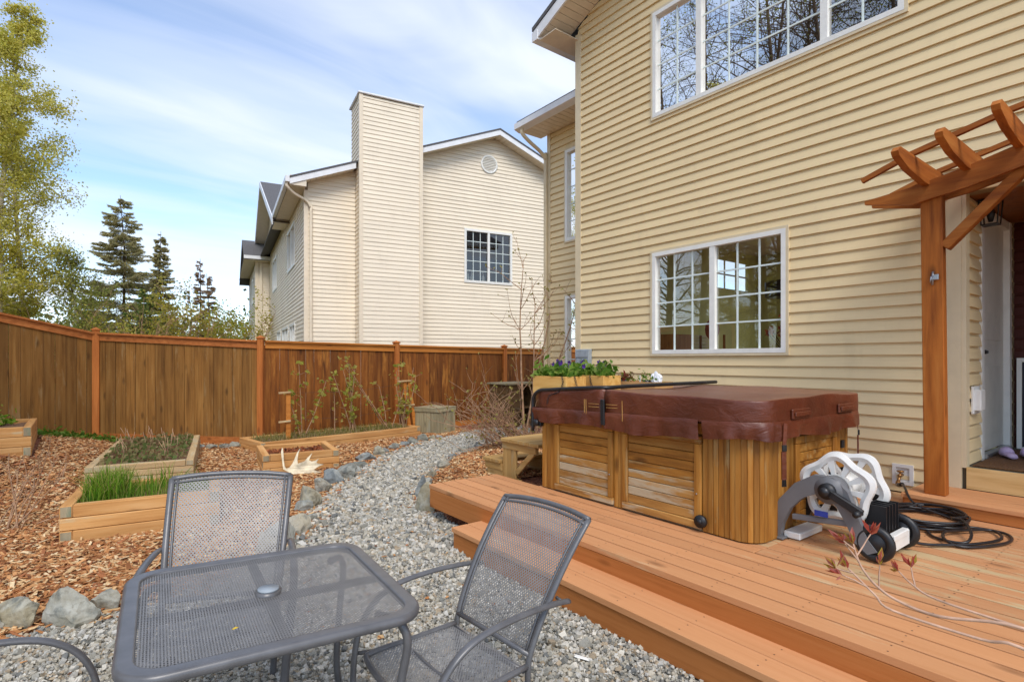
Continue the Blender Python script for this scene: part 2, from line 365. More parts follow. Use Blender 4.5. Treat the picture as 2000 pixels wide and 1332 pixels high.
M_glass_up = glassmat('window_glass_coated', (0.6, 0.62, 0.6, 1), 5.0)
M_bark_w = None
def birchbark():
    m, t, b = newmat('birch_bark'); f = noise(t, objvec(t, False, (3, 3, 14)), 1.0, 5, 0.6)
    t.links.new(ramp(t, f, [(0.3, L(70, 60, 50)), (0.42, L(190, 176, 152)), (0.7, L(220, 210, 190))]), b.inputs['Base Color']); b.inputs['Roughness'].default_value = 0.8; return m
M_bark_w = birchbark()
M_bark = plain('bark_brown', L(98, 80, 62), 0.9, 0.2, 12, bmp=0.4)
M_twig = plain('shrub_twig', L(168, 132, 102), 0.8, 0.2, 14)
M_twig_red = plain('budding_bark', L(190, 152, 126), 0.6, 0.15, 30)
M_leaf = tinted('leaf', 0.6, 0.0, 8, 0.62)
M_needle = tinted('needle', 0.75, 0.0, 8, 0.4)
M_stone = tinted('gravel_stone', 0.85, 0.25, 120)
M_chip = tinted('bark_chip', 0.85, 0.4, 90)
def rockmat():
    m, t, b = newmat('edging_rock'); v = objvec(t, True); f = noise(t, v, 5, 6, 0.6, 0.8); g = noise(t, v, 14, 5, 0.6)
    oi = N(t, 'ShaderNodeObjectInfo')
    base = ramp(t, oi.outputs['Random'], [(0.0, L(112, 118, 120)), (0.35, L(140, 142, 136)), (0.6, L(152, 142, 116)), (0.85, L(100, 106, 104)), (1.0, L(170, 160, 138))])
    c = mixc(t, ramp(t, f, [(0.45, (0,0,0,1)), (0.72, (0.7,)*3+(1,))]), base, L(184, 184, 174))
    c = mixc(t, ramp(t, g, [(0.48, (0,0,0,1)), (0.7, (0.7,)*3+(1,))]), c, L(66, 74, 74)); c = mixc(t, ramp(t, noise(t, v, 9, 5, .6, 1.0), [(0.55, (0,0,0,1)), (0.75, (0.6,)*3+(1,))]), c, L(128, 112, 84))
    t.links.new(c, b.inputs['Base Color']); b.inputs['Roughness'].default_value = 0.85; bump(t, b, g, 0.5, 0.02); return m
M_rock = rockmat()
def groundmat():
    m, t, b = newmat('mulch_ground'); v = objvec(t, False)
    vo = N(t, 'ShaderNodeTexVoronoi'); vo.inputs['Scale'].default_value = 34; t.links.new(objvec(t, False, (1, 1.6, 1)), vo.inputs['Vector'])
    c = ramp(t, vo.outputs['Color'], [(0.1, L(84, 48, 30)), (0.5, L(140, 84, 54)), (0.9, L(184, 126, 90))])
    far = N(t, 'ShaderNodeVectorMath', operation='LENGTH'); t.links.new(v, far.inputs[0])
    g = ramp(t, noise(t, v, 0.8, 6), [(0.35, L(74, 76, 36)), (0.65, L(116, 104, 58))])
    mr = N(t, 'ShaderNodeMapRange'); mr.inputs[1].default_value = 14.0; mr.inputs[2].default_value = 17.0; t.links.new(far.outputs['Value'], mr.inputs[0])
    c = mixc(t, mr.outputs[0], c, g)
    t.links.new(c, b.inputs['Base Color']); b.inputs['Roughness'].default_value = 0.95; bump(t, b, vo.outputs['Distance'], 0.6, 0.02); return m
M_ground = groundmat()
def gravelmat():
    m, t, b = newmat('gravel_bed'); vo = N(t, 'ShaderNodeTexVoronoi'); vo.inputs['Scale'].default_value = 46; t.links.new(objvec(t, False), vo.inputs['Vector'])
    c = ramp(t, vo.outputs['Color'], [(0.05, L(112, 112, 106)), (0.4, L(158, 154, 142)), (0.75, L(196, 188, 170)), (0.95, L(222, 218, 206))])
    t.links.new(c, b.inputs['Base Color']); b.inputs['Roughness'].default_value = 0.9; bump(t, b, vo.outputs['Distance'], 0.8, 0.02); return m
M_gravel = gravelmat()
# ---------------------------------------------------------------- ground
rng = np.random.default_rng(11)
random.seed(5)
def TZ(x, y):
    x = np.asarray(x, float); y = np.asarray(y, float)
    left = 0.23*np.clip(0.67-x, 0, 3.2)*sm(7.3, 11.3, y)*(1-sm(16, 26, y))
    xr = np.interp(y, [3.9, 4.69, 5.16, 6.44, 7.37, 8.23, 9.3], [2.55, 2.62, 2.78, 3.63, 4.61, 5.82, 7.5])
    bank = 0.24*sm(0.02, 0.5, x-xr)*sm(3.9, 4.25, y)*(1-sm(6.0, 7.8, y))*(1-sm(6, 9, x))
    return left+bank
def TZ1(x, y): return float(TZ(x, y))
gx = np.concatenate([[-900, -300, -120, -60, -30, -16, -9], np.arange(-6, 11.01, 0.17), [13, 18, 30, 60, 120, 300, 900]])
gy = np.concatenate([[-900, -300, -120, -60, -20, -8], np.arange(-4, 14.01, 0.17), [17, 22, 28, 40, 70, 140, 320, 900]])
GX, GY = np.meshgrid(gx, gy)
GZ = TZ(GX, GY)+0.012*np.sin(GX*3.1)*np.sin(GY*2.7)
nx, ny = len(gx), len(gy); ii = np.arange(nx*ny).reshape(ny, nx)
fc = np.stack([ii[:-1,:-1], ii[:-1,1:], ii[1:,1:], ii[1:,:-1]], -1).reshape(-1, 4)
tag(np_mesh('ground', np.stack([GX, GY, GZ], -1).reshape(-1, 3), fc, M_ground, smooth=True), 'mulch covered yard ground running on to the woods', 'ground', kind='structure')
GP = [(-3.2,-2.5),(-3.2,3.8),(-0.6,4.12),(0.3,4.15),(0.95,4.5),(1.35,4.9),(1.8,5.8),(2.4,6.7),(3.0,7.45),(3.7,8.25),(4.6,9.0),(5.5,9.4),(6.4,9.9),(8.0,10.2),(7.6,9.1),(5.7,8.15),(4.6,7.45),(3.6,6.45),(2.95,5.6),(2.68,4.95),(2.9,4.5),(2.9,-2.5)]
c = 0.07; xs = np.arange(-3.2, 8.2, c); ys = np.arange(-2.5, 10.4, c); CX, CY = np.meshgrid(xs, ys)
ok = in_poly(CX+c/2, CY+c/2, GP); px, py = CX[ok], CY[ok]
V = np.stack([np.stack([px+a, py+b, TZ(px+a, py+b)*0+np.maximum(0, 0.012*np.sin((px+a)*3.1)*np.sin((py+b)*2.7))+0.008], -1) for a, b in ((0,0),(c,0),(c,c),(0,c))], 1).reshape(-1, 3)
tag(np_mesh('gravel_path', V, np.arange(len(V)).reshape(-1, 4), M_gravel), 'pale gravel patio and path curving to the fence', 'path', kind='structure')
def in_view(x, y, lo=-1.15, hi=1.15):
    d = 0.6077*x+0.794*y; r = 0.794*x-0.6077*y
    return (d > 0.75) & (r > lo*d-0.3) & (r < hi*d+0.3), d
CUBE = np.array([(-1,-1,-1),(1,-1,-1),(1,1,-1),(-1,1,-1),(-1,-1,1),(1,-1,1),(1,1,1),(-1,1,1)], float)
CF = np.array([(0,3,2,1),(4,5,6,7),(0,1,5,4),(1,2,6,5),(2,3,7,6),(3,0,4,7)])
def rotmats(n, tilt=None):
    a = rng.uniform(0, 2*np.pi, n); ca, sa = np.cos(a), np.sin(a)
    Rz = np.zeros((n,3,3)); Rz[:,0,0]=ca; Rz[:,0,1]=-sa; Rz[:,1,0]=sa; Rz[:,1,1]=ca; Rz[:,2,2]=1
    b = rng.normal(0, tilt, n); g = rng.normal(0, tilt, n)
    Rx = np.zeros((n,3,3)); Rx[:,0,0]=1; Rx[:,1,1]=np.cos(b); Rx[:,1,2]=-np.sin(b); Rx[:,2,1]=np.sin(b); Rx[:,2,2]=np.cos(b)
    Ry = np.zeros((n,3,3)); Ry[:,1,1]=1; Ry[:,0,0]=np.cos(g); Ry[:,0,2]=np.sin(g); Ry[:,2,0]=-np.sin(g); Ry[:,2,2]=np.cos(g)
    return Rz @ Rx @ Ry
def scatter(name, x, y, z, size, tilt, jit, cols, mat, label, cat):
    n = len(x); v = CUBE[None]*size[:,None,:]*(1+rng.uniform(-jit, jit*0.5, (n,8,3)))
    v = np.einsum('nij,nkj->nki', rotmats(n, tilt), v)+np.stack([x, y, z], -1)[:,None,:]
    f = (CF[None]+8*np.arange(n)[:,None,None]).reshape(-1, 4)
    return tag(np_mesh(name, v.reshape(-1, 3), f, mat, col=np.repeat(cols, 8, 0)), label, cat, kind='stuff')
def pick(n, palette, w, var=0.12):
    p = np.array([L(*c)[:3] for c in palette]); k = rng.choice(len(p), n, p=np.array(w)/sum(w))
    return np.clip(p[k]*rng.uniform(1-var, 1+var, (n,1)), 0, 1)
def pts_in(poly, box, dens):
    A = (box[1]-box[0])*(box[3]-box[2]); n = int(A*dens); x = rng.uniform(box[0], box[1], n); y = rng.uniform(box[2], box[3], n)
    k = in_poly(x, y, poly); return x[k], y[k]
GPAL = [(136,134,126),(164,160,148),(188,180,162),(214,207,192),(178,160,134),(116,116,112),(198,194,184)]
x1, y1 = pts_in(GP, (-3.2, 2.9, 0.4, 5.2), 5600); k, d = in_view(x1, y1); k &= ~((x1 > 2.45) & (y1 < 3.7)) & ~((x1 > 2.68) & (y1 < 4.6)); k &= (d < 4.4); x1, y1 = x1[k], y1[k]
x2, y2 = pts_in(GP, (-1, 8, 3.0, 10.3), 2700); k, d = in_view(x2, y2, -0.8, 0.6); k &= (d >= 4.3) & ~((x2 > 2.68) & (y2 < 4.6)); x2, y2 = x2[k], y2[k]
s1 = rng.uniform(0.0045, 0.0108, (len(x1),1))*rng.uniform(0.65, 1.15, (len(x1),3)); s2 = rng.uniform(0.008, 0.016, (len(x2),1))*rng.uniform(0.65, 1.15, (len(x2),3))
x = np.r_[x1,x2]; y = np.r_[y1,y2]; s = np.r_[s1,s2]*np.exp(rng.normal(-.03, .28, (len(x),1))); s[:,2] *= 0.75
z = 0.012*np.sin(x*3.1)*np.sin(y*2.7)*0+0.012+s[:,2]*0.6+rng.uniform(0, 0.012, len(x))
scatter('gravel_stones', x, y, z, s, 0.5, 0.45, pick(len(x), GPAL, [0.9,2.2,2.4,1.7,1.0,0.45,1.8]), M_stone, 'loose grey and cream crushed gravel on patio and path', 'gravel')
BEDS = [[(-0.3,5.95),(0.97,5.7),(1.12,6.62),(-0.15,6.9)], [(-0.12,8.45),(1.03,8.12),(1.34,10.85),(0.2,11.1)], [(1.77,7.8),(2.78,7.66),(2.94,8.68),(1.93,8.82)], [(2.2,9.5),(5.3,9.98),(5.3,11),(2.2,10.8)], [(-2.2,9.85),(-0.65,9.85),(-0.65,11.4),(-2.2,11.4)]]
def fence_y(x): return np.interp(x, [-6, -2.6, 0.02, 2.45, 5.22, 8.3, 10.4], [9.6, 11.2, 12.27, 10.85, 11.0, 11.2, 11.3])
def mulch_pts(box, dens, lo=-1.2, hi=0.35):
    n = int((box[1]-box[0])*(box[3]-box[2])*dens); x = rng.uniform(box[0], box[1], n); y = rng.uniform(box[2], box[3], n)
    k, d = in_view(x, y, lo, hi); jx = x+rng.normal(0, 0.09, n)*rng.choice([.4,1,1.6], n); jy = y+rng.normal(0, 0.09, n)*rng.choice([.4,1,1.6], n)
    k &= ~in_poly(jx, jy, GP) & (y < fence_y(x)-0.06) & ~((x > 2.55) & (y < 4.72)) & (x < 6.5)
    for b in BEDS: k &= ~in_poly(x, y, b)
    return x[k], y[k]
x1, y1 = mulch_pts((-3.0, 2.4, 4.0, 7.0), 3100); x2, y2 = mulch_pts((-3.5, 7.5, 4.6, 12.2), 1600)
k = ~((x2 < 2.4) & (y2 < 6.6)); x2, y2 = x2[k], y2[k]
x = np.r_[x1,x2]; y = np.r_[y1,y2]; n = len(x)
s = np.stack([rng.gamma(4, 0.0062, n)+0.008, rng.uniform(0.005, 0.014, n), rng.uniform(0.0015, 0.004, n)], -1)
s *= .9; s[len(x1):] *= 1.1
big = rng.random(n) < 0.012; s[big, 0] *= 1.9
MPAL = [(144,92,54),(184,124,74),(206,152,100),(222,184,134),(114,72,44),(234,206,162),(172,110,70)]
z = TZ(x, y)+0.014*np.abs(np.sin(x*3.1)*np.sin(y*2.7))+0.012+rng.uniform(0, 0.022, n)
scatter('bark_mulch', x, y, z, s, 0.24, 0.35, pick(n, MPAL, [1.2,2.2,2.6,1.8,0.7,0.9,1.4]), M_chip, 'reddish brown shredded bark mulch over the beds', 'mulch')
x, y = mulch_pts((-0.6, 2.5, 4.0, 5.6), 60); xx = rng.uniform(-2.2, 2.5, 420); yy = rng.uniform(0.9, 7.5, 420); k = in_poly(xx, yy, GP); xx, yy = xx[k], yy[k]; n = len(xx)
s = np.stack([rng.uniform(0.008, 0.02, n), rng.uniform(0.004, 0.011, n), rng.uniform(0.0015, 0.003, n)], -1)
scatter('stray_bark_chips', xx, yy, np.full(n, 0.04), s, 0.2, 0.35, pick(n, MPAL, [1.2,2,2.4,1.6,.6,1,1]), M_chip, 'stray bark chips lying loose on the gravel', 'mulch')
# ---------------------------------------------------------------- edging rocks
import bmesh
def rock(name, x, y, w, h, seed, label, group):
    r = random.Random(seed); bm = bmesh.new(); bmesh.ops.create_icosphere(bm, subdivisions=4, radius=1.0)
    pl = []; from mathutils import noise as mn
    for i in range(11):
        a = r.uniform(0, 2*math.pi); zz = r.uniform(-0.6, 1); q = math.sqrt(max(0, 1-zz*zz)); pl.append((Vector((q*math.cos(a), q*math.sin(a), zz)), r.uniform(0.45, 0.85)))
    for v in bm.verts:
        for n_, dd in pl:
            e = v.co.dot(n_)-dd
            if e > 0: v.co -= n_*e*0.93
        q = v.co*2.3+Vector((seed*3.1, 0, 0)); v.co *= 1+.13*mn.noise(q)+.07*mn.noise(q*2.6)+.035*mn.noise(q*6.5)
    a = r.uniform(0, 3.1); ca, sa = math.cos(a), math.sin(a); dp = w*r.uniform(0.6, 0.85)
    for v in bm.verts:
        X, Y, Z = v.co.x*w*0.52, v.co.y*dp*0.54, v.co.z*h*0.62
        yaw = -0.62+r.uniform(0,0)+(seed % 7-3)*0.13; c_, s_ = math.cos(yaw), math.sin(yaw)
        v.co = Vector((X*c_-Y*s_, X*s_+Y*c_, Z))
    me = bpy.data.meshes.new(name); bm.to_mesh(me); bm.free(); me.materials.append(M_rock)
    o = bpy.data.objects.new(name, me); COL.objects.link(o); o.location = (x, y, TZ1(x, y)*0.4+h*0.4)
    return tag(o, label, 'rock', group)
ORD = ['first','second','third','fourth','fifth','sixth','seventh','eighth','ninth','tenth','eleventh','twelfth','thirteenth','fourteenth','fifteenth','sixteenth','seventeenth','eighteenth','nineteenth','twentieth','twenty-first','twenty-second','twenty-third','twenty-fourth','twenty-fifth']
LR = [(-0.49,4.26,0.2,0.14),(-0.35,4.25,0.26,0.17),(-0.13,4.13,0.3,0.19),(0.07,4.21,0.18,0.13),(1.09,4.67,0.19,0.16),(1.24,4.81,0.21,0.19),(1.45,5.02,0.22,0.21),(1.63,5.31,0.15,0.09),(1.72,5.74,0.19,0.13),(1.78,5.88,0.24,0.23),(2.11,6.42,0.2,0.18),(2.36,6.76,0.26,0.19),(2.62,7.01,0.3,0.2),(2.87,7.28,0.18,0.11),(3.06,7.58,0.21,0.1),(3.3,8.01,0.27,0.13),(3.62,8.28,0.23,0.15),(3.84,8.47,0.14,0.1),(4.15,8.76,0.2,0.12),(4.4,8.93,0.18,0.11),(4.66,9.1,0.25,0.13),(4.97,9.27,0.21,0.13),(5.2,9.35,0.18,0.1),(5.41,9.44,0.14,0.08)]
RR = [(2.67,4.91,0.2,0.3),(2.94,5.5,0.16,0.22),(3.2,5.9,0.18,0.13),(3.52,6.33,0.14,0.12),(3.93,6.72,0.24,0.12),(4.5,7.43,0.16,0.09),(4.91,7.78,0.22,0.09),(5.4,8.01,0.24,0.08)]
FR = [(1.46,10.9,0.23,0.09),(1.62,10.71,0.18,0.11),(1.78,10.61,0.21,0.12),(1.97,10.68,0.2,0.13),(2.14,10.55,0.2,0.11),(2.36,10.52,0.32,0.15),(2.62,10.5,0.15,0.09)]
for i, (x, y, w, h) in enumerate(LR):
    lab = ('angular grey rock by the metal table, %s from the picture edge' % ORD[i]) if i < 4 else ('edging rock on the far left side of the path, %s counting from behind the chair' % ORD[i-4])
    rock('edging_rock', x, y, w*1.15, h*1.15, 100+i, lab, 'rocks edging the gravel')
for i, (x, y, w, h) in enumerate(RR): rock('edging_rock', x, y, w*1.15, h*1.15, 200+i, 'edging rock along the deck side of the path, %s from the deck corner' % ORD[i], 'rocks edging the gravel')
for i, (x, y, w, h) in enumerate(FR): rock('edging_rock', x, y, w*1.1, h*1.1, 300+i, 'small rock at the fence foot behind the beds, %s from the left' % ORD[i], 'rocks at the fence foot')
# ---------------------------------------------------------------- siding and windows
def subtract(u0, u1, holes):
    seg = [(u0, u1)]
    for a, b in holes:
        out = []
        for s, e in seg:
            if b <= s or a >= e: out.append((s, e)); continue
            if a > s: out.append((s, a))
            if b < e: out.append((b, e))
        seg = out
    return [(s, e) for s, e in seg if e-s > 0.015]
SR = random.Random(77)
def siding(par, mat, P, u0f, u1f, z0, z1, step, holes=(), prof=((0, 0.027), (0.72, 0.015), (0.84, 0.005), (1.0, 0.003)), join=None, name='siding_board'):
    """courses of lap siding; P(u, out, z) -> point; u0f/u1f(z) ends; holes (ua, ub, za, zb)"""
    z = z0; J = join if join is not None else None
    while z < z1-0.01:
        zt = min(z+step, z1)
        cuts = [(a, b) for a, b, c_, d_ in holes if c_ < zt-0.004 and d_ > z+0.004]
        todo = [(s, e, z, zt) for s, e in subtract(min(u0f(z), u0f(zt)), max(u1f(z), u1f(zt)), cuts)]
        for a, b, c_, d_ in holes:                          # course trimmed round an opening
            if c_ < zt-0.004 and d_ > z+0.004:
                if c_ > z+0.012: todo.append((max(a, u0f(z)), min(b, u1f(z)), z, c_))
                if d_ < zt-0.012: todo.append((max(a, u0f(zt)), min(b, u1f(zt)), d_, zt))
        td2 = []
        for (s, e, zA, zB) in todo:                          # long courses are lapped from two lengths
            if e-s > 2.4 and J is None and SR.random() < 0.75: m_ = SR.uniform(s+.5, e-.5); td2 += [(s, m_, zA, zB, 0.0), (m_-.0005, e, zA, zB, 0.0016)]
            else: td2.append((s, e, zA, zB, SR.gauss(0, .0007)))
        for (s, e, zA, zB, eo) in td2:
            if e-s < 0.01: continue
            mb = J if J is not None else MB(); rows = []
            qs = sorted({(zA-z)/(zt-z), (zB-z)/(zt-z)} | {q for q, _ in prof if zA-1e-6 <= z+q*(zt-z) <= zB+1e-6})
            for q in qs:
                o_ = float(np.interp(q, [p_[0] for p_ in prof], [p_[1] for p_ in prof]))+eo; zz = z+q*(zt-z)
                rows.append((P(max(s, u0f(zz)), o_, zz), P(min(e, u1f(zz)), o_, zz)))
            b0 = (P(max(s, u0f(zA)), 0.0, zA), P(min(e, u1f(zA)), 0.0, zA))
            rows = [b0]+rows; v = [p for r_ in rows for p in r_]; f = []
            for i in range(len(rows)-1): f.append((2*i, 2*i+1, 2*i+3, 2*i+2))
            n = len(rows); f.append(tuple(2*i for i in range(n))[::-1]); f.append(tuple(2*i+1 for i in range(n)))
            mb.add(v, f)
            if J is None: mb.build(name, mat, par)
        z = zt
def gwindow(par, P, u0, u1, z0, z1, panes, rows, glass=None, trim=None, fr=0.05, out=0.042, name='window', cols=None, depth=0.03):
    """frame, sash mullions, glass panes and the white grids; panes = u positions of the mullions"""
    F_ = MB(); us = [u0]+list(panes)+[u1]
    def bar(ua, ub, za, zb, o0, o1, mb): mb.box((0,0,0),(1,1,1)); pts = [P(ua,o0,za),P(ub,o0,za),P(ub,o1,za),P(ua,o1,za),P(ua,o0,zb),P(ub,o0,zb),P(ub,o1,zb),P(ua,o1,zb)]; mb.v[-8:] = [tuple(p) for p in pts]
    bar(u0, u1, z0, z0+fr, -0.04, out, F_); bar(u0, u1, z1-fr, z1, -0.04, out, F_)
    bar(u0, u0+fr, z0+fr, z1-fr, -0.04, out-0.001, F_); bar(u1-fr, u1, z0+fr, z1-fr, -0.04, out-0.001, F_)
    w = F_.build(name, trim or M_white, par)
    T = MB()
    e = 0.03
    for (a, b, c_, d_) in ((u0-e, u1+e, z0-e, z0-0.001), (u0-e, u1+e, z1+0.001, z1+e), (u0-e, u0-0.001, z0, z1), (u1+0.001, u1+e, z0, z1)): bar(a, b, c_, d_, 0.0, out*0.95, T)
    T.build('casing', M_trim if par.get('tone') == 'tan' else M_white, w)
    for m_ in panes:
        mm = MB(); bar(m_-0.035, m_+0.035, z0+fr, z1-fr, -0.03, out-0.006, mm); mm.build('mullion', trim or M_white, w)
    for i in range(len(us)-1):
        a = us[i]+(fr if i == 0 else 0.035); b = us[i+1]-(fr if i == len(us)-2 else 0.035)
        g = MB(); g.quad(P(a, -0.012, z0+fr), P(b, -0.012, z0+fr), P(b, -0.012, z1-fr), P(a, -0.012, z1-fr)); g.build('pane', glass or M_glass, w)
        nc = cols[i] if cols else 3
        for k in range(1, nc):
            u = a+(b-a)*k/nc; q = MB(); bar(u-0.009, u+0.009, z0+fr, z1-fr, -0.024, -0.005, q); q.build('grid_bar', M_grid, w)
        for k in range(1, rows):
            zz = z0+fr+(z1-z0-2*fr)*k/rows; q = MB(); bar(a, b, zz-0.009, zz+0.009, -0.025, -0.006, q); q.build('grid_bar', M_grid, w)
    return w
def wallbox(par, name, mat, P, u0, u1, z0, z1, holes, t=0.12):
    """solid wall behind the siding with openings"""
    mb = MB(); zs = sorted({z0, z1, *[h[2] for h in holes], *[h[3] for h in holes]}); zs = [z for z in zs if z0 <= z <= z1]
    for za, zb in zip(zs[:-1], zs[1:]):
        for s, e in subtract(u0, u1, [(h[0], h[1]) for h in holes if h[2] < zb-1e-4 and h[3] > za+1e-4]):
            pts = [P(s,-t,za),P(e,-t,za),P(e,0,za),P(s,0,za),P(s,-t,zb),P(e,-t,zb),P(e,0,zb),P(s,0,zb)]
            mb.box((0,0,0),(1,1,1)); mb.v[-8:] = [tuple(p) for p in pts]
    return mb.build(name, mat, par)
# ---------------------------------------------------------------- the tan house
HX = 5.88
house = empty('tan_house', (HX, 6.0, 0), label='tan vinyl sided two storey house along the deck', cat='house'); house['tone'] = 'tan'
Hm = Vector((HX, 6.0, 0))
def PW(X0):
    return lambda u, o, z: Vector((X0-o, u, z))-Hm         # wall facing -X, u = Y
def PS(Y0):
    return lambda u, o, z: Vector((u, Y0-o, z))-Hm         # wall facing -Y, u = X
STEP = 0.1135; AY = 1.358
W1 = (2.84, 4.59, 1.64, 2.965); W2 = (1.77, 4.585, 4.745, 6.12)
roofz = lambda y: 6.52+0.38*(6.1-y)
holes = [W1, W2]
hp = [(a-0.03, b+0.03, c_-0.03, d_+0.03) for a, b, c_, d_ in holes]
alc = (-1.2, AY, 0.0, 2.98)
wallbox(house, 'wall', M_sheath, PW(HX), -3.0, 6.0, 0.0, 6.55, holes+[alc], 0.14)
wm = [o for o in house.children if o.name.startswith('wall')][0]
ylim = lambda z: 6.0 if z < 6.64 else 6.0-(z-6.64)/0.38
siding(wm, M_siding, PW(HX), lambda z: -1.6, lambda z: ylim(z)-0.001, 0.36, 8.2, STEP, hp+[(alc[0], alc[1]+0.11, 0, alc[3]), (-1.6, 1.0, 5.0, 9.0)])
mb = MB()                                   # gable sheathing above the plate
mb.prism([(0, 6.552), (-9, 6.552), (-9, 10.05), (0, 6.63)], 0.0, 0.13, 'x'); mb.build('gable_wall', M_sheath, house)
gwindow(house, PW(HX), *W1, [3.715], 4, cols=[3, 3])
gwindow(house, PW(HX), *W2, [2.46, 3.90], 4, glass=M_glass_up, cols=[2, 4, 2])
mb = MB(); mb.box((-0.03, -0.005, 0.36), (0.045, 0.05, 6.52)).box((-0.031, -0.07, 0.36), (-0.0, -0.006, 6.5)); mb.build('corner_trim', M_trim, house)
mb = MB(); mb.box((-0.035, AY-6.0, 0.47), (-0.002, AY+0.11-6.0, 2.98)).box((-0.03, AY-0.03-6.0, 0.648), (0.075, AY-0.001-6.0, 2.98)); mb.build('corner_trim', M_trim, house)
# jog: return wall and recessed wall beyond the corner
RX = 6.6; RY = 7.5
wallbox(house, 'recessed_wall', M_sheath, PW(RX), 6.0, RY, 0.0, 5.75, [(6.3, 7.06, 3.62, 5.25), (6.3, 7.06, 1.15, 2.70)], 0.14)
rw = [o for o in house.children if o.name.startswith('recessed_wall')][0]
W3 = (6.32, 7.04, 3.64, 5.23); W4 = (6.32, 7.04, 1.17, 2.68)
siding(rw, M_siding, PW(RX), lambda z: 6.06, lambda z: RY-0.05, 0.36, 5.68, STEP, [(a-.03, b+.03, c_-.03, d_+.03) for a, b, c_, d_ in (W3, W4)])
gwindow(house, PW(RX), *W3, [], 5, cols=[2]); gwindow(house, PW(RX), *W4, [], 4, cols=[2])
mb = MB(); mb.box((RX-HX-0.03, RY-0.055-6.0, 0.36), (RX-HX+0.05, RY+0.03-6.0, 5.68)); mb.build('corner_trim', M_trim, house)
mb = MB(); mb.box((0.0, -0.12, 0), (RX-HX+0.13, -0.001, 6.5)).box((RX-HX, RY-6.0-0.12, 0), (2.9, RY-6.0-0.002, 5.72)); mb.build('return_wall', M_siding, house)
# roofs
mb = MB(); sl = 0.38
ya, yb = 6.5, -3.2
def rk(y): return 6.52+sl*(6.5-y)-6.0*0
mb.add([(5.36-HX, ya-6, 6.62), (5.36-HX, yb-6, 6.62+sl*(ya-yb)), (12-HX, yb-6, 6.62+sl*(ya-yb)), (12-HX, ya-6, 6.62), (5.36-HX, ya-6, 6.68), (5.36-HX, yb-6, 6.68+sl*(ya-yb)), (12-HX, yb-6, 6.68+sl*(ya-yb)), (12-HX, ya-6, 6.68)],
       [(0,1,2,3),(4,7,6,5),(0,4,5,1),(3,2,6,7),(0,3,7,4),(1,5,6,2)]); roof = mb.build('roof', M_roof, house)
mb = MB()
def rakebar(x0, x1, dz0, dz1, mb):
    y0, y1 = 6.485, -3.1; z0, z1 = 6.62, 6.62+sl*(6.485-(-3.1))
    v = [(x0, y0, z0+dz0), (x1, y0, z0+dz0), (x1, y1, z1+dz0), (x0, y1, z1+dz0), (x0, y0, z0+dz1), (x1, y0, z0+dz1), (x1, y1, z1+dz1), (x0, y1, z1+dz1)]
    mb.add([Vector(p)-Hm for p in v], [(0,3,2,1),(4,5,6,7),(0,1,5,4),(1,2,6,5),(2,3,7,6),(3,0,4,7)])
rakebar(5.372, 5.40, -0.175, -0.005, mb); mb.build('rake_fascia', M_fascia, roof)
yy = 6.45
while yy > 3.4:                              # soffit panels under the rake, one by one
    mb = MB(); y2 = yy-0.094; z0 = 6.62-0.16+sl*(6.485-yy); z1 = 6.62-0.16+sl*(6.485-y2)
    v = [(5.402, yy, z0), (HX-0.02, yy, z0), (HX-0.02, y2, z1), (5.402, y2, z1)]
    v += [(a, b, c_+0.012) for a, b, c_ in v]
    mb.add([Vector(p)-Hm for p in v], [(0,3,2,1),(4,5,6,7),(0,1,5,4),(1,2,6,5),(2,3,7,6),(3,0,4,7)]); mb.build('soffit_panel', M_soffit, roof); yy -= 0.102
mb = MB(); mb.box((5.36-HX, 0.37, 6.455), (6.0, 0.5, 6.60)); mb.build('gutter', M_fascia, roof)
mb = MB(); mb.box((-0.48, 0.0, 6.44), (0.0, 0.365, 6.45)).box((0, 0.0, 6.44), (6.0, 0.365, 6.45)); mb.build('eave_soffit', M_soffit, roof)
# lower roof over the recess
mb = MB(); mb.add([Vector(p)-Hm for p in [(6.06,6.001,5.80),(8.8,6.001,6.63),(8.8,7.78,6.63),(6.06,7.78,5.80),(6.06,6.001,5.86),(8.8,6.001,6.69),(8.8,7.78,6.69),(6.06,7.78,5.86)]], [(0,1,2,3),(4,7,6,5),(0,4,5,1),(3,2,6,7),(0,3,7,4),(1,5,6,2)]); r2 = mb.build('roof', M_roof, house)
mb = MB(); mb.prism([(6.0-HX,5.70),(6.12-HX,5.66),(6.12-HX,5.80),(6.0-HX,5.80)], 0.06, 1.78, 'y'); mb.build('gutter', M_fascia, r2)
mb = MB(); mb.box((6.12-HX, 0.0, 5.68), (6.6-HX, 1.74, 5.69)); ob = mb.build('eave_soffit', M_soffit, r2)
for k in range(14):
    mb = MB(); mb.box((6.125-HX, 0.03+k*0.122, 5.668), (6.59-HX, 0.142+k*0.122, 5.679)); mb.build('soffit_panel', M_soffit, r2)
mb = MB(); mb.tube(catmull([(6.06-HX,1.62,5.68),(6.06-HX,1.62,5.6),(6.2-HX,1.58,5.47),(6.42-HX,1.54,5.33),(6.53-HX,1.53,5.2),(6.53-HX,1.53,4.9),(6.53-HX,1.53,0.4)], 5), 0.036, 8, flat=(1, 0.8)); mb.build('downspout', M_trim, house)
mb = MB(); mb.box((-0.10, 5.70-6, 1.28), (-0.022, 5.98-6, 1.72), 0.008).box((-0.115, 5.715-6, 1.60), (-0.101, 5.965-6, 1.71), 0.004).box((-0.108, 5.73-6, 1.30), (-0.101, 5.95-6, 1.58), 0.003); mb.build('meter_box', M_grey_box, house)
mb = MB(); mb.cyl((-0.05, 5.80-6, 0.3), (-0.05, 5.80-6, 1.28), 0.02, 8); mb.build('conduit', M_grey_box, house)
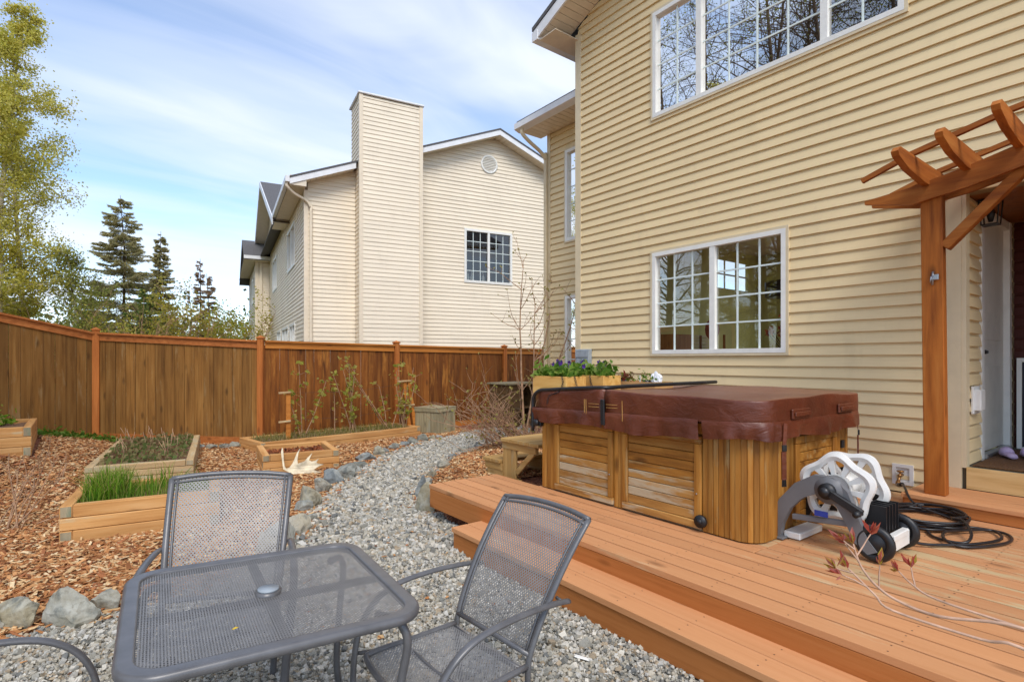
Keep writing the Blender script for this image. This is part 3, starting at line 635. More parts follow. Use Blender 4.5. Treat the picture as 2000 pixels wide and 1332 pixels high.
# entry recess: floor, side wall with door, back wall
FZ = 0.65
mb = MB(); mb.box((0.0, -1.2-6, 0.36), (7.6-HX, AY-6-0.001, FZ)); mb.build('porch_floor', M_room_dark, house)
mb = MB(); mb.box((-0.028, -1.2-6, 0.475), (-0.002, AY-6-0.032, FZ+0.004)); mb.build('riser_board', M_grain, house)
D0, D1, DZ0, DZ1 = 6.46, 7.40, 0.70, 2.88
sw = wallbox(house, 'side_wall', M_sheath, PS(AY), HX, 7.6, FZ, 3.0, [(D0-0.08, D1+0.08, FZ, DZ1+0.08)], 0.12)
siding(sw, M_siding, PS(AY), lambda z: HX+0.08, lambda z: 7.55, FZ+0.01, 2.98, STEP, [(D0-0.085, D1+0.085, 0, DZ1+0.085)])
mb = MB(); mb.box((D0-0.08-HX, AY-0.025-6, FZ), (D0-HX, AY+0.06-6, DZ1+0.08)).box((D1-HX, AY-0.03-6, FZ), (D1+0.08-HX, AY+0.06-6, DZ1+0.08)).box((D0-HX, AY-0.026-6, DZ1), (D1-HX, AY+0.06-6, DZ1+0.079)); fr_ = mb.build('door_frame', M_white, house)
mb = MB(); mb.box((D0+0.005-HX, AY+0.02-6, DZ0), (D1-0.005-HX, AY+0.06-6, DZ1-0.004)); dr = mb.build('door', M_door, house)
mb = MB(); mb.box((0.75-0.02, AY-6+0.004, 1.62), (0.87, AY-6+0.016, 1.65), 0.004).cyl((0.76, AY-6+0.02, 1.635), (0.76, AY-6, 1.635), 0.02, 10); mb.build('door_handle', M_black, dr)
for za, zb in ((0.85, 1.5), (1.75, 2.7)):
    mb = MB(); mb.box((D0+0.14-HX, AY-6+0.013, za), (D1-0.14-HX, AY-6+0.0185, zb), 0.003); mb.build('door_panel', M_door, dr)
mb = MB(); mb.box((D0-HX, AY-6-0.05, FZ), (D1-HX, AY-6+0.02, FZ+0.045), 0.008); mb.build('threshold', M_steel, house)
bw = wallbox(house, 'back_wall', M_sheath, PW(7.6), -1.2, AY, FZ, 3.0, [], 0.1)
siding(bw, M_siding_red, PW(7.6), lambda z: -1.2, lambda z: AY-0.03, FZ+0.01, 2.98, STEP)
mb = MB(); mb.box((7.52-HX, -0.2-6, FZ+0.003), (7.555-HX, AY-0.06-6, FZ+0.02)).box((7.52-HX, -0.2-6, 1.54), (7.555-HX, AY-0.06-6, 1.58)).box((7.519-HX, AY-0.10-6, FZ+0.02), (7.556-HX, AY-0.06-6, 1.54)); fs = mb.build('screen_frame', M_white, house)
mb = MB(); mb.box((7.53-HX, -0.2-6, FZ+0.02), (7.54-HX, AY-0.10-6, 1.54)); mb.build('screen_mesh', M_blackp, fs)
mb = MB(); mb.box((-0.0, -1.2-6, 2.985), (7.6-HX, AY-6-0.001, 3.02)); mb.build('porch_ceiling', M_interior_wood, house); MB().box((0.14, -4.5, 3.70), (6.1, -0.05, 3.74)).build('room_ceiling', M_soffit, house)
mb = MB(); mb.box((0.2, -7.25, 0.3), (1.7, -7.2, 3.0)); mb.build('side_wall', M_siding, house)
mb = MB(); mb.box((6.06-HX, AY-0.085-6, 1.12), (6.2-HX, AY-0.022-6, 1.30), 0.006).box((6.03-HX, AY-0.04-6, 1.09), (6.23-HX, AY-0.021-6, 1.33), 0.004); mb.build('outlet_cover', M_white_p, house)
# lantern by the door
mb = MB(); X0, Y0, Z0 = 6.1-HX+0.2, AY-6-0.10, 2.76
mb.box((X0-.06, Y0-.06, Z0-.01), (X0+.06, Y0+.06, Z0), 0.003).box((X0-.075, Y0-.075, Z0+.2), (X0+.075, Y0+.075, Z0+.215), 0.003)
for a in (-.055, .055):
    for b in (-.055, .055): mb.beam((X0+a, Y0+b, Z0), (X0+a*1.25, Y0+b*1.25, Z0+.2), .008, .008)
mb.beam((X0, Y0+.1, Z0+.1), (X0, Y0+.06, Z0+.1), .03, .06).tube([(X0, Y0, Z0+.215), (X0, Y0, Z0+.25)], 0.03, 8); lan = mb.build('lantern', M_black, house)
mb = MB(); mb.tube([(X0, Y0, Z0+.02), (X0, Y0, Z0+.08), (X0, Y0, Z0+.13), (X0, Y0, Z0+.15)], [.016, .03, .024, .004], 10); mb.build('bulb', M_blackp, lan)
# spigot
mb = MB(); S0, S1, T0, T1 = 1.70, 1.865, 0.425, 0.61
for a, b, c_, d_ in ((S0, S1, T0, T0+.03), (S0, S1, T1-.03, T1), (S0, S0+.03, T0+.03, T1-.03), (S1-.03, S1, T0+.03, T1-.03)): mb.box((-0.036, a-6, c_), (-0.012, b-6, d_))
mb.box((-0.022, S0+.03-6, T0+.03), (-0.012, S1-.03-6, T1-.03)); pl = mb.build('spigot_plate', M_white_p, house)
mb = MB(); yc, zc = 1.79-6, 0.515
mb.cyl((-0.02, yc, zc), (-0.10, yc, zc), 0.014, 10).cyl((-0.085, yc, zc-.005), (-0.125, yc, zc-.06), 0.014, 10).cyl((-0.07, yc, zc), (-0.07, yc, zc+.035), 0.008, 8).cyl((-0.07, yc, zc+.03), (-0.07, yc, zc+.042), 0.03, 10).cyl((-0.12, yc, zc-.05), (-0.132, yc, zc-.075), 0.019, 10); mb.build('spigot', M_brass, house)
# rooms behind the windows
mb = MB(); X1 = 11.0
mb.box((0.16, -0.2, 0.40), (0.2, -0.1, 3.7)).box((0.15, 0.3-6, 0.40), (X1-HX, -0.1, 0.45)); mb.build('room_floor', M_floor_in, house)
mb = MB(); mb.box((0.16, 1.5-6, 0.45), (1.9, 1.55-6, 3.7)).box((1.9, 1.5-6, 0.45), (X1-HX, 1.55-6, .9))  # unseen right wall left open above the low part, added to let daylight in
LW = (9.35, 10.55, 2.95, 3.50)
for a, b, c_, d_ in ((HX+.16, LW[0], .45, 3.7), (LW[1], X1, .45, 3.7), (LW[0], LW[1], .45, LW[2]), (LW[0], LW[1], LW[3], 3.7)): mb.box((a-HX, -0.098, c_), (b-HX, -0.05, d_))
OW = (1.7, 4.9, 0.9, 3.5)  # unseen far-wall opening, added to brighten the room with daylight
for a, b, c_, d_ in ((1.55, OW[0], .45, 3.7), (OW[1], 5.9, .45, 3.7), (OW[0], OW[1], .45, OW[2]), (OW[0], OW[1], OW[3], 3.7)): mb.box((X1-HX-0.1, a-6, c_), (X1-HX, b-6, d_))
mb.build('room_wall', M_room, house)
mb = MB()
for k in range(1, 3): mb.box((X1-HX-.08, OW[0]+(OW[1]-OW[0])*k/3-.02-6, OW[2]), (X1-HX-.04, OW[0]+(OW[1]-OW[0])*k/3+.02-6, OW[3]))  # bars across the added far opening
mb.box((LW[0]-HX, -.08, 3.21), (LW[1]-HX, -.07, 3.24))
for k in (1, 2): mb.box((LW[0]+k*.4-HX-.02, -.081, LW[2]), (LW[0]+k*.4-HX+.02, -.069, LW[3]))
mb.build('side_and_added_window_bars', M_white, house)
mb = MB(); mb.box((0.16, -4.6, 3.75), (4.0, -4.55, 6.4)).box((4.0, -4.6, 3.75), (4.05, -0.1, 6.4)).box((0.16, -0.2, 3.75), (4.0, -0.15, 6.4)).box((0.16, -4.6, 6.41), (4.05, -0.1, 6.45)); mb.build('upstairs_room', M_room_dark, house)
mb = MB(); mb.box((RX-HX+0.16, 0.05, 0.4), (RX-HX+2.0, 1.36, 0.45)).box((RX-HX+2.0, 0.05, 0.4), (RX-HX+2.05, 1.36, 5.7)); mb.build('hall_wall', M_room, house)
# furniture seen through the lower window
def thing1(name, mat, mb, label, cat, group=None): return tag(mb.build(name, mat), label, cat, group)
mb = MB(); mb.box((6.5, 4.75, 0.451), (7.0, 5.55, 1.95), 0.01); cab = empty('wooden_cabinet', (6.75, 5.15, 0.451), label='brown wooden cabinet inside the lower window', cat='cabinet')
MB().box((6.5, 4.75, 0.451), (7.0, 5.55, 1.93), 0.008).build('body', M_interior_wood, cab, True)
for k in (0, 1): MB().box((6.485, 4.77+k*.39, 0.5), (6.499, 5.14+k*.39, 1.9), 0.004).build('door', M_interior_wood, cab, True)
vase = empty('flower_vase', (6.4, 2.95, 1.25), label='vase of orange flowers standing inside the lower window', cat='vase')
MB().box((6.2, 2.75, 1.2), (6.65, 3.35, 1.25), 0.01).build('shelf_top', M_interior_wood, vase, True)
MB().tube([(6.4,3.0,1.25),(6.4,3.0,1.32),(6.4,3.0,1.45),(6.4,3.0,1.55)], [.05,.08,.06,.045], 12).build('vase_body', M_antler, vase, True)
fl = MB(); st = MB()
for k in range(26):
    a = random.uniform(0, 6.3); rr = random.uniform(.08, .34); tip = Vector((6.4+.5*rr*math.cos(a), 3.0+rr*math.sin(a), 1.55+random.uniform(.25, .55))); st.tube([(6.4,3.0,1.5), tip], .006, 4)
    for j in range(5): fl.quad(*[tip+Vector((random.uniform(-.05,.05), random.uniform(-.05,.05), random.uniform(-.05,.05))) for _ in range(4)])
fl.build('flowers', M_orange_petal, vase, True); st.build('stems', M_old_box, vase, True)
blind = empty('window_blind', (8.65, 5.86, 1.2), label='slatted blind hanging on the far wall inside the lower window', cat='blind')
for k in range(13): MB().box((8.2, 5.85, 1.25+k*.06), (9.1, 5.88, 1.295+k*.06)).build('slat', M_blind, blind, True)
chr_ = empty('dining_chair', (6.9, 4.0, .45), label='dining chair with red round back inside the lower window', cat='chair')
MB().prism([(4.28+.10*math.cos(a*math.pi/8), 1.98+.14*math.sin(a*math.pi/8)) for a in range(16)], 6.72, 6.76, 'x').build('backrest', M_red_p, chr_, True)
MB().box((6.72, 4.06, 1.0), (7.15, 4.5, 1.06), .01).build('seat', M_red_p, chr_, True)
for a in (6.74, 7.12):
    for b in (4.1, 4.46): MB().cyl((a, b, .452), (a, b, 1.9 if a < 7 else 1.0), .018, 8).build('leg', M_interior_wood, chr_, True)
pend = empty('pendant_lamp', (8.2, 3.3, 2.99), label='dark drum pendant lamp inside the lower window', cat='lamp')
MB().cyl((8.2, 3.9, 2.5), (8.2, 3.9, 2.72), .36, 24).build('lamp_shade', M_blackp, pend, True); MB().cyl((8.2, 3.9, 2.72), (8.2, 3.9, 3.695), .012, 6).build('rod', M_black, pend, True)
shoe = None
for i, (x, y, rz) in enumerate(((6.62, 1.2, 0.5), (6.72, 1.08, 0.35))):
    s_ = empty('foam_clog', (x, y, FZ+0.018), rz, label=('lilac foam clog on the door mat, the %s one of the pair' % ('left', 'right')[i]), cat='shoe', group='pair of clogs')
    MB().tube([(-.12,0,.022),(-.08,0,.03),(0,0,.032),(.06,0,.03),(.12,0,.018)], [.03,.042,.045,.05,.025], 10, flat=(1, .55)).build('sole', M_lilac, s_)
    MB().tube([(0,0,.045),(.04,0,.055),(.09,0,.04),(.125,0,.025)], [.05,.052,.045,.02], 10, flat=(.95, .8)).build('upper', M_lilac, s_)
MB_ = MB(); MB_.box((5.95, 0.2, FZ+0.002), (7.3, AY-0.05, FZ+0.016), 0.004); thing1('door_mat', M_mat, MB_, 'brown fibre door mat in the entry recess', 'mat')
# ---------------------------------------------------------------- the cream neighbour house (own frame, turned 9.4 degrees)
NR = R(-9.395); XC, YN = 1.897, 14.8
nl = Matrix.Rotation(NR, 4, 'Z') @ Vector((XC, YN, 0))
nb = empty('cream_house', tuple(nl), NR, label='cream sided neighbouring house with tall chimney behind the fence', cat='house')
def NF(u, o, z): return Vector((u-XC, -o, z))              # gable wall, faces -y, u = X
def NSd(u, o, z): return Vector((-o, u-YN, z))             # side wall, faces -x, u = Y
PK, PZ, EZ, SL = 7.27, 8.36, 6.06, 0.40
RXC = 2*PK-XC; WT = PZ-0.115; wt = lambda X: WT-SL*abs(X-PK)
st = 0.112
nw = (6.31, 7.84, 3.87, 5.40)
gw = wallbox(nb, 'gable_wall', M_sheath, NF, XC, RXC, 0, wt(XC), [nw], 0.14)
MB().prism([(0, wt(XC)+.001), (RXC-XC, wt(XC)+.001), (PK-XC, WT)], 0.002, 0.14, 'y').build('gable_top', M_sheath, nb)
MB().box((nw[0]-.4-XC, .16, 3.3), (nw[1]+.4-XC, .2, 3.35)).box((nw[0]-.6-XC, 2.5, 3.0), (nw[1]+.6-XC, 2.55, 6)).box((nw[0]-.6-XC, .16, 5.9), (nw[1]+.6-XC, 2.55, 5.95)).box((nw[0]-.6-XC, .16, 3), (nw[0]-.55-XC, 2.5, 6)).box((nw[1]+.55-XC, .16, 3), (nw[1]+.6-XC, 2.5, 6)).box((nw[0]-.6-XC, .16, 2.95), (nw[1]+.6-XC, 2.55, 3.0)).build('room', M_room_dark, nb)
CH0, CH1 = 3.15, 4.80
siding(gw, M_siding_n, NF, lambda z: max(XC+0.05, PK-(WT-z)/SL) if z > wt(XC) else XC+0.05, lambda z: min(RXC, PK+(WT-z)/SL) if z > wt(RXC) else 11.2, 1.5, WT-.03, st,
       [(nw[0]-.03, nw[1]+.03, nw[2]-.03, nw[3]+.03), (CH0, CH1, 0, 9)], prof=((0, 0.024), (0.75, 0.012), (1, 0.003)))
w_ = gwindow(nb, NF, *nw, [7.075], 5, glass=M_glass, cols=[3, 3], fr=0.04)
for x, wh in ((6.45, 'leftmost'), (6.58, 'middle'), (6.95, 'rightmost')):   # bottles on the neighbour's sill
    mb = MB(); mb.tube([(0, 0, 0), (0, 0, .12), (0, 0, .20), (0, 0, .3)], [.05, .055, .02, .018], 8); bt = mb.build('bottle', M_white); bt.location = WM[nb] @ Vector((x-XC, .12, 3.911)); tag(bt, 'pale bottle on the neighbour window sill, %s of three' % wh, 'bottle', 'bottles on the neighbour sill')
mb = MB(); mb.tube([(7.09-XC+0.25*math.cos(a*math.pi/16), -0.02, 7.42+0.25*math.sin(a*math.pi/16)) for a in range(32)], 0.035, 6, closed=True); vt = mb.build('gable_vent', M_white, nb)
for k in range(-4, 5):
    z = 7.42+k*.048; h = math.sqrt(max(0, .235**2-(k*.048)**2)); mb = MB(); mb.beam((7.09-XC-h, -0.03, z), (7.09-XC+h, -0.03, z), .03, .02, up=(0, .6, 1)); mb.build('louvre', M_white, vt)
mb = MB(); mb.box((-.045, -.03, 0), (.06, .05, 5.9)); mb.build('corner_trim', M_trim_n, nb)
# chimney chase
CD = 0.56; CT = 8.42
mb = MB(); mb.box((CH0-XC+.01, -CD+.01, 0), (CH1-XC-.01, 0.5, CT)); chim = mb.build('chimney', M_sheath, nb)
siding(chim, M_siding_n, lambda u, o, z: Vector((u-XC, -CD-o, z)), lambda z: CH0+.07, lambda z: CH1-.07, 1.5, CT-.02, st, prof=((0, 0.018), (0.75, 0.008), (1, 0.002)))
siding(chim, M_siding_n, lambda u, o, z: Vector((CH0-XC-o, u-YN, z)), lambda z: YN-CD+.05, lambda z: YN+.45, 1.5, CT-.02, st, prof=((0, 0.018), (0.75, 0.008), (1, 0.002)), name='side_siding_board')
for a, b in ((CH0-.03, CH0+.07), (CH1-.07, CH1+.03)):
    mb = MB(); mb.box((a-XC, -CD-.028, 0), (b-XC, -CD+.07, CT)); mb.build('corner_trim', M_trim_n, chim)
mb = MB(); mb.box((CH0-.06-XC, -CD-.06, CT+.001), (CH1+.06-XC, 0.55, CT+.05), 0.01); mb.build('chimney_cap', M_fascia, chim)
# main roof (ridge along y)
YB = 20.0
def slope(mb, x0, z0, x1, z1, y0, y1, t=0.07):
    mb.add([(x0, y0, z0), (x1, y0, z1), (x1, y1, z1), (x0, y1, z0), (x0, y0, z0+t), (x1, y0, z1+t), (x1, y1, z1+t), (x0, y1, z0+t)], [(0,3,2,1),(4,5,6,7),(0,1,5,4),(1,2,6,5),(2,3,7,6),(3,0,4,7)])
mb = MB(); ov = 0.42; pk = PK-XC
slope(mb, -ov, PZ-SL*(pk+ov), pk, PZ, -0.42, YB, .045); slope(mb, 2*pk+ov, PZ-SL*(pk+ov), pk, PZ, -0.42, YB, .045); nroof = mb.build('roof', M_roof, nb)
def rake(mb, x0, z0, x1, z1, y0, y1, dz0, dz1):
    mb.add([(x0, y0, z0+dz0), (x1, y0, z1+dz0), (x1, y1, z1+dz0), (x0, y1, z0+dz0), (x0, y0, z0+dz1), (x1, y0, z1+dz1), (x1, y1, z1+dz1), (x0, y1, z0+dz1)], [(0,3,2,1),(4,5,6,7),(0,1,5,4),(1,2,6,5),(2,3,7,6),(3,0,4,7)])
ze = PZ-SL*(pk+ov)
xm = CH0-XC-.07; mb = MB(); rake(mb, -ov+.002, ze, xm, PZ-SL*(pk-xm), -0.405, -0.382, -0.15, -0.002); mb.build('rake_fascia', M_fascia, nroof)
xm = CH1-XC+.07; mb = MB(); rake(mb, xm, PZ-SL*(pk-xm), pk, PZ, -0.405, -0.382, -0.15, -0.002); mb.build('rake_fascia', M_fascia, nroof)
mb = MB(); rake(mb, pk, PZ, 2*pk+ov, ze, -0.404, -0.381, -0.15, -0.002); mb.build('rake_fascia', M_fascia, nroof)
k = 0; x = -0.3
while x < 2*pk:                                             # soffit strips under the gable rake
    f = lambda q: PZ-SL*abs(q-pk)-0.13
    if not (CH0-XC-.1 < x < CH1-XC+.02): mb = MB(); rake(mb, x, f(x), x+.125, f(x+.125), -0.38, -0.022, 0, 0.012); mb.build('soffit_panel', M_soffit, nroof)
    x += 0.135
mb = MB(); mb.box((-ov-.10, -0.40, ze-.10), (-ov-.002, 3.9, ze+.045)); mb.build('gutter', M_fascia, nroof)
mb = MB(); mb.box((-ov, -0.38, ze-.13), (-.03, 5.0, ze-.12)).box((-ov, -0.381, ze-.16), (-.03, -0.36, ze+.08)); mb.build('eave_soffit', M_soffit, nroof)
mb = MB(); mb.tube(catmull([(-ov-.05,-.3,ze-.1),(-ov-.05,-.3,ze-.2),(-.3,-.2,ze-.32),(-.02,-.08,ze-.42),(.11,-.07,ze-.6),(.12,-.07,5.0),(.12,-.07,0.2)], 5), .045, 8, flat=(1, .85)); mb.build('downspout', M_trim_n, nb)
# side wall with windows, far bay and cross gable: courses too thin to pick apart are one part
SWH = [(17.0-.03, 18.9, 4.35, 5.58), (22.9, 24.6, 4.35, 5.58), (16.9, 18.2, 1.2, 2.62), (18.7, 20.6, 1.2, 2.62), (21.2, 22.6, 1.2, 2.62)]
sw_ = wallbox(nb, 'side_wall', M_sheath, NSd, YN+.14, 26.6, 0.0, 6.0, SWH, 0.14)
J = MB(); siding(sw_, M_siding_n, NSd, lambda z: YN+.06, lambda z: 26.58, 1.4, 6.0, st, [(a-.03, b+.03, c_-.03, d_+.03) for a, b, c_, d_ in SWH], prof=((0, 0.022), (0.75, 0.012), (1, 0.003)), join=J); J.build('side_siding', M_siding_n, sw_, kind='stuff')
for h in SWH: gwindow(nb, NSd, *h, [(h[0]+h[1])/2], 1, cols=[1, 1], fr=.05)
GA = 24.6; GHW = 6.0; GZ_ = 8.8                              # cross gable on the side wall
gb = lambda y: GZ_-0.46*abs(y-GA)
mb = MB(); mb.add([(-.001, 18.6-YN, 6.0), (-.001, 30.6-YN, 6.0), (-.001, GA-YN, 8.6)], [(0,2,1)]); cg = mb.build('cross_gable', M_siding_n, nb)
J = MB(); siding(cg, M_siding_n, NSd, lambda z: GA-(8.6-z)/.44, lambda z: GA+(8.6-z)/.44, 6.0, 8.55, st, prof=((0, 0.022), (0.75, 0.012), (1, 0.003)), join=J); J.build('side_siding', M_siding_n, cg, kind='stuff')
mb = MB()
for s_ in (-1, 1):
    ya, yb = GA-YN, GA-YN+s_*(GHW+.3); za, zb = GZ_, GZ_-.46*(GHW+.3)
    mb.add([(-.5, ya, za), (-.5, yb, zb), (4, yb, zb), (4, ya, za), (-.5, ya, za+.07), (-.5, yb, zb+.07), (4, yb, zb+.07), (4, ya, za+.07)], [(0,3,2,1),(4,5,6,7),(0,1,5,4),(1,2,6,5),(2,3,7,6),(3,0,4,7)])
gr = mb.build('roof', M_roof, nb)
for s_ in (-1, 1):
    mb = MB(); ya, yb = GA-YN, GA-YN+s_*(GHW+.3); za, zb = GZ_, GZ_-.46*(GHW+.3)
    mb.add([(-.53, ya, za-.17), (-.53, yb, zb-.17), (-.502, yb, zb-.17), (-.502, ya, za-.17), (-.53, ya, za+.06), (-.53, yb, zb+.06), (-.502, yb, zb+.06), (-.502, ya, za+.06)], [(0,3,2,1),(4,5,6,7),(0,1,5,4),(1,2,6,5),(2,3,7,6),(3,0,4,7)]); mb.build('rake_fascia', M_fascia, gr)
    mb = MB(); mb.add([(-.5, ya, za-.1), (-.5, yb, zb-.1), (0, yb, zb-.1), (0, ya, za-.1)], [(0,1,2,3)]); mb.build('soffit', M_soffit, gr)
mb = MB(); mb.box((-.1, 23.6-YN, 6.6), (-.02, 23.8-YN, 6.75), .01).cyl((-.1, 23.7-YN, 6.66), (-.22, 23.6-YN, 6.6), .05, 8); mb.build('wall_lamp', M_white, nb)
BX = -0.56                                                   # far two storey bay
mb = MB(); mb.box((BX, 26.6-YN, 0), (-.002, 33-YN, 6.0)); by = mb.build('bay', M_siding_n, nb)
J = MB(); siding(by, M_siding_n, lambda u, o, z: Vector((u, 26.6-YN-o, z)), lambda z: BX+.08, lambda z: -.02, 1.4, 6.0, st, prof=((0, 0.022), (0.75, 0.012), (1, 0.003)), join=J)
siding(by, M_siding_n, lambda u, o, z: Vector((BX-o, u-YN, z)), lambda z: 26.7, lambda z: 33, 1.4, 6.0, st, [(28.2, 29.6, 4.2, 5.4)], prof=((0, 0.022), (0.75, 0.012), (1, 0.003)), join=J); J.build('side_siding', M_siding_n, by, kind='stuff')
gwindow(nb, lambda u, o, z: Vector((BX-o, u-YN, z)), 28.25, 29.55, 4.25, 5.35, [28.9], 1, cols=[1, 1])
mb = MB(); mb.box((BX-.04, 26.55-YN, 0), (BX+.08, 26.68-YN, 6.0)).box((BX+.16, 26.5-YN, 0), (BX+.25, 26.57-YN, 6.05)); mb.build('corner_trim', M_trim_n, by)
mb = MB(); mb.add([(BX-.5, 26.1-YN, 6.05), (0.6, 26.1-YN, 6.05), (0.6, 28.6-YN, 7.2), (BX-.5, 28.6-YN, 7.2), (BX-.5, 33-YN, 5.6), (.6, 33-YN, 5.6), (BX-.5, 26.1-YN, 5.9), (.6, 26.1-YN, 5.9), (BX-.5, 28.6-YN, 7.05), (BX-.5, 33-YN, 5.45)], [(0,1,2,3),(3,2,5,4),(0,6,7,1),(0,3,8,6),(3,4,9,8)]); br = mb.build('roof', M_roof, nb)
mb = MB(); mb.box((BX-.5, 26.0-YN, 5.92), (.05, 26.1-YN, 6.06)); mb.build('gutter', M_fascia, br)
mb = MB(); mb.box((BX-.5, 26.1-YN, 5.88), (.0, 26.6-YN, 5.89)).box((BX-.5, 26.6-YN, 5.88), (BX, 33-YN, 5.89)); mb.build('eave_soffit', M_soffit, br)
for o_ in nb.children:
    if o_.name.startswith('chimney'): pass
# ---------------------------------------------------------------- fences
def fence(name, pts, label, mat, matx, rail, nb_, post_mat, skip_first=False, seed=1):
    """pts: (x, y, z base, height) of the posts; boards, rails and capped posts are parts"""
    rnd = random.Random(seed); x0, y0, z0, h0 = pts[0]
    root = empty(name, (x0, y0, z0), label=label, cat='fence')
    for i in range(len(pts)-1):
        a = Vector(pts[i][:3]); b = Vector(pts[i+1][:3]); ha, hb = pts[i][3], pts[i+1][3]
        d2 = Vector((b.x-a.x, b.y-a.y, 0)); Ln = d2.length; d2.normalize(); nrm = Vector((d2.y, -d2.x, 0))   # towards the yard
        n = nb_[i]; w = Ln/n
        for k in range(n):
            s0 = k*w+rnd.uniform(.001, .005); s1 = (k+1)*w-rnd.uniform(.001, .006); off = rnd.uniform(-.003, .004)
            q = []
            for s in (s0, s1):
                t = s/Ln; zb = a.z+(b.z-a.z)*t+.06; zt = a.z+(b.z-a.z)*t+ha+(hb-ha)*t-.07
                for o_ in (off, off+.017):
                    for z in (zb, zt): q.append(a*0+Vector((a.x, a.y, 0))+d2*s+nrm*o_+Vector((0, 0, z)))
            mb = MB(); mb.add(q, [(0,1,5,4),(2,6,7,3),(0,2,3,1),(4,5,7,6),(1,3,7,5),(0,4,6,2)]); mb.build('fence_board', mat, root, True)
        def rl(nm, o0, o1, za0, za1, zb0, zb1, m_, s0=.06, s1=.06):
            q = []
            for p, z0_, z1_, s in ((a, za0, za1, s0), (b, zb0, zb1, -s1)):
                for o_ in (o0, o1):
                    for z in (z0_, z1_): q.append(Vector((p.x, p.y, z))+d2*s+nrm*o_)
            mb = MB(); mb.add(q, [(0,1,5,4),(2,6,7,3),(0,2,3,1),(4,5,7,6),(1,3,7,5),(0,4,6,2)]); return mb.build(nm, m_, root, True)
        ta, tb = a.z+ha, b.z+hb
        rl('top_rail', .018, .045, ta-.125, ta-.012, tb-.125, tb-.012, rail); rl('cap_rail', -.05, .085, ta-.0105, ta+.022, tb-.0105, tb+.022, rail)
        rl('kick_board', .0185, .05, a.z-.08, a.z+.105, b.z-.08, b.z+.105, rail)
        rl('back_rail', -.05, -.004, a.z+.9, a.z+.99, b.z+.9, b.z+.99, matx, 0.02, .02)
    for i, (x, y, z, h) in enumerate(pts):
        if skip_first and i == 0: continue
        d = Vector((pts[min(i+1, len(pts)-1)][0]-pts[max(i-1, 0)][0], pts[min(i+1, len(pts)-1)][1]-pts[max(i-1, 0)][1], 0)).normalized()
        M = Matrix.Translation((x, y, 0)) @ Matrix.Rotation(math.atan2(d.y, d.x), 4, 'Z')
        mb = MB(); mb.box((-.052, -.085, z-.1), (.052, .03, z+h+.055), .005, M); p = mb.build('post', post_mat, root, True)
        mb = MB(); mb.box((-.068, -.10, z+h+.056), (.068, .045, z+h+.08), .004, M); mb.add([M @ Vector(q) for q in ((-.055,-.088,z+h+.0805),(.055,-.088,z+h+.0805),(.055,.033,z+h+.0805),(-.055,.033,z+h+.0805),(0,-.028,z+h+.115))], [(0,1,4),(1,2,4),(2,3,4),(3,0,4)])
        mb.build('post_cap', post_mat, p, True)
    return root
fa = fence('weathered_fence', [(-5.2, 10.05, 0.95, 1.9), (-2.5, 11.25, 0.66, 1.9), (0.02, 12.27, 0.15, 1.88), (2.45, 10.85, 0.02, 1.88)], 'weathered brown board fence running along the left behind the beds', M_fence['z'], M_fence['x'], M_rail, [17, 18, 17], M_post, seed=3)
fb = fence('stained_fence', [(2.45, 10.85, 0.02, 1.88), (5.22, 11.0, 0.0, 1.87), (8.3, 11.2, 0.0, 1.84), (10.9, 11.35, 0.0, 1.84)], 'dark red stained board fence below the cream house', M_fence_red['z'], M_fence_red['x'], M_rail2, [17, 18, 15], M_post, skip_first=True, seed=4)
# ---------------------------------------------------------------- deck
DZ = 0.35; DX = 2.60; DEND = 4.70
deck = empty('wooden_deck', (DX, DEND, 0), label='orange stained wooden deck with a step below the hot tub', cat='deck')
def db(x0, x1, y0, y1, z, mat, name='deck_board', t=.038): MB().box((x0, y0, z-t), (x1, y1, z), .003).build(name, mat, deck, True)
bw_ = 0.142; x = DX-.012
for i in range(5): db(x, x+bw_-.014, -1.6, DEND+.012, DZ, M_deck); x += bw_
x0_ = x+.012; x = x0_; i = 0
while x < 5.80:
    if x < 5.27:
        db(x, min(x+bw_-.014, 5.87), -1.6, 1.80 if x > 3.3 else DEND-.8, DZ-.002, M_deck_worn)
    else: db(x, min(x+bw_-.014, 5.855), 1.63, 4.0, DZ-.002, M_deck_worn)
    x += bw_; i += 1
db(3.302, 3.394, 1.806, DEND+.012, DZ-.001, M_deck); db(3.40, 5.27, 1.806, 4.02, DZ-.004, M_deck_worn, 'tub_pad', .05)
MB().box((DX-.011, -1.6, DZ-.215), (DX+.028, DEND, DZ-.0395), .004).build('fascia', M_fasc, deck, True)
MB().box((DX+.03, DEND-.038, DZ-.215), (3.39, DEND, DZ-.0395), .004).build('fascia', M_fasc, deck, True)
SX = 2.31; SZ = 0.205; SY = 3.80
db(SX-.012, SX+.136, -1.6, SY+.012, SZ, M_deck, 'step_board'); db(SX+.142, SX+.283, -1.6, SY+.012, SZ, M_deck, 'step_board')
MB().box((SX, -1.6, 0.02), (SX+.036, SY, SZ-.0395), .004).build('step_fascia', M_fasc, deck, True)
MB().box((SX+.038, SY-.036, 0.02), (DX-.02, SY, SZ-.0395), .004).build('step_fascia', M_fasc, deck, True)
for y in (-1.2, .2, 1.6, 3.0, 4.4): MB().box((DX+.05, y, DZ-.20), (3.3, y+.04, DZ-.0395)).build('joist', M_fasc, deck, True)
for y in (-.5, 1.4, 3.3, 4.5): MB().box((DX+.25, y, -.05), (DX+.34, y+.09, DZ-.2)).build('deck_post', M_fasc, deck, True)
mb = MB(); x = DX-.012
def screw(mb, x, y, z):
    mb.add([(x+.0045*math.cos(a*math.pi/3), y+.0045*math.sin(a*math.pi/3), z) for a in range(6)], [(0,1,2,3,4,5)])
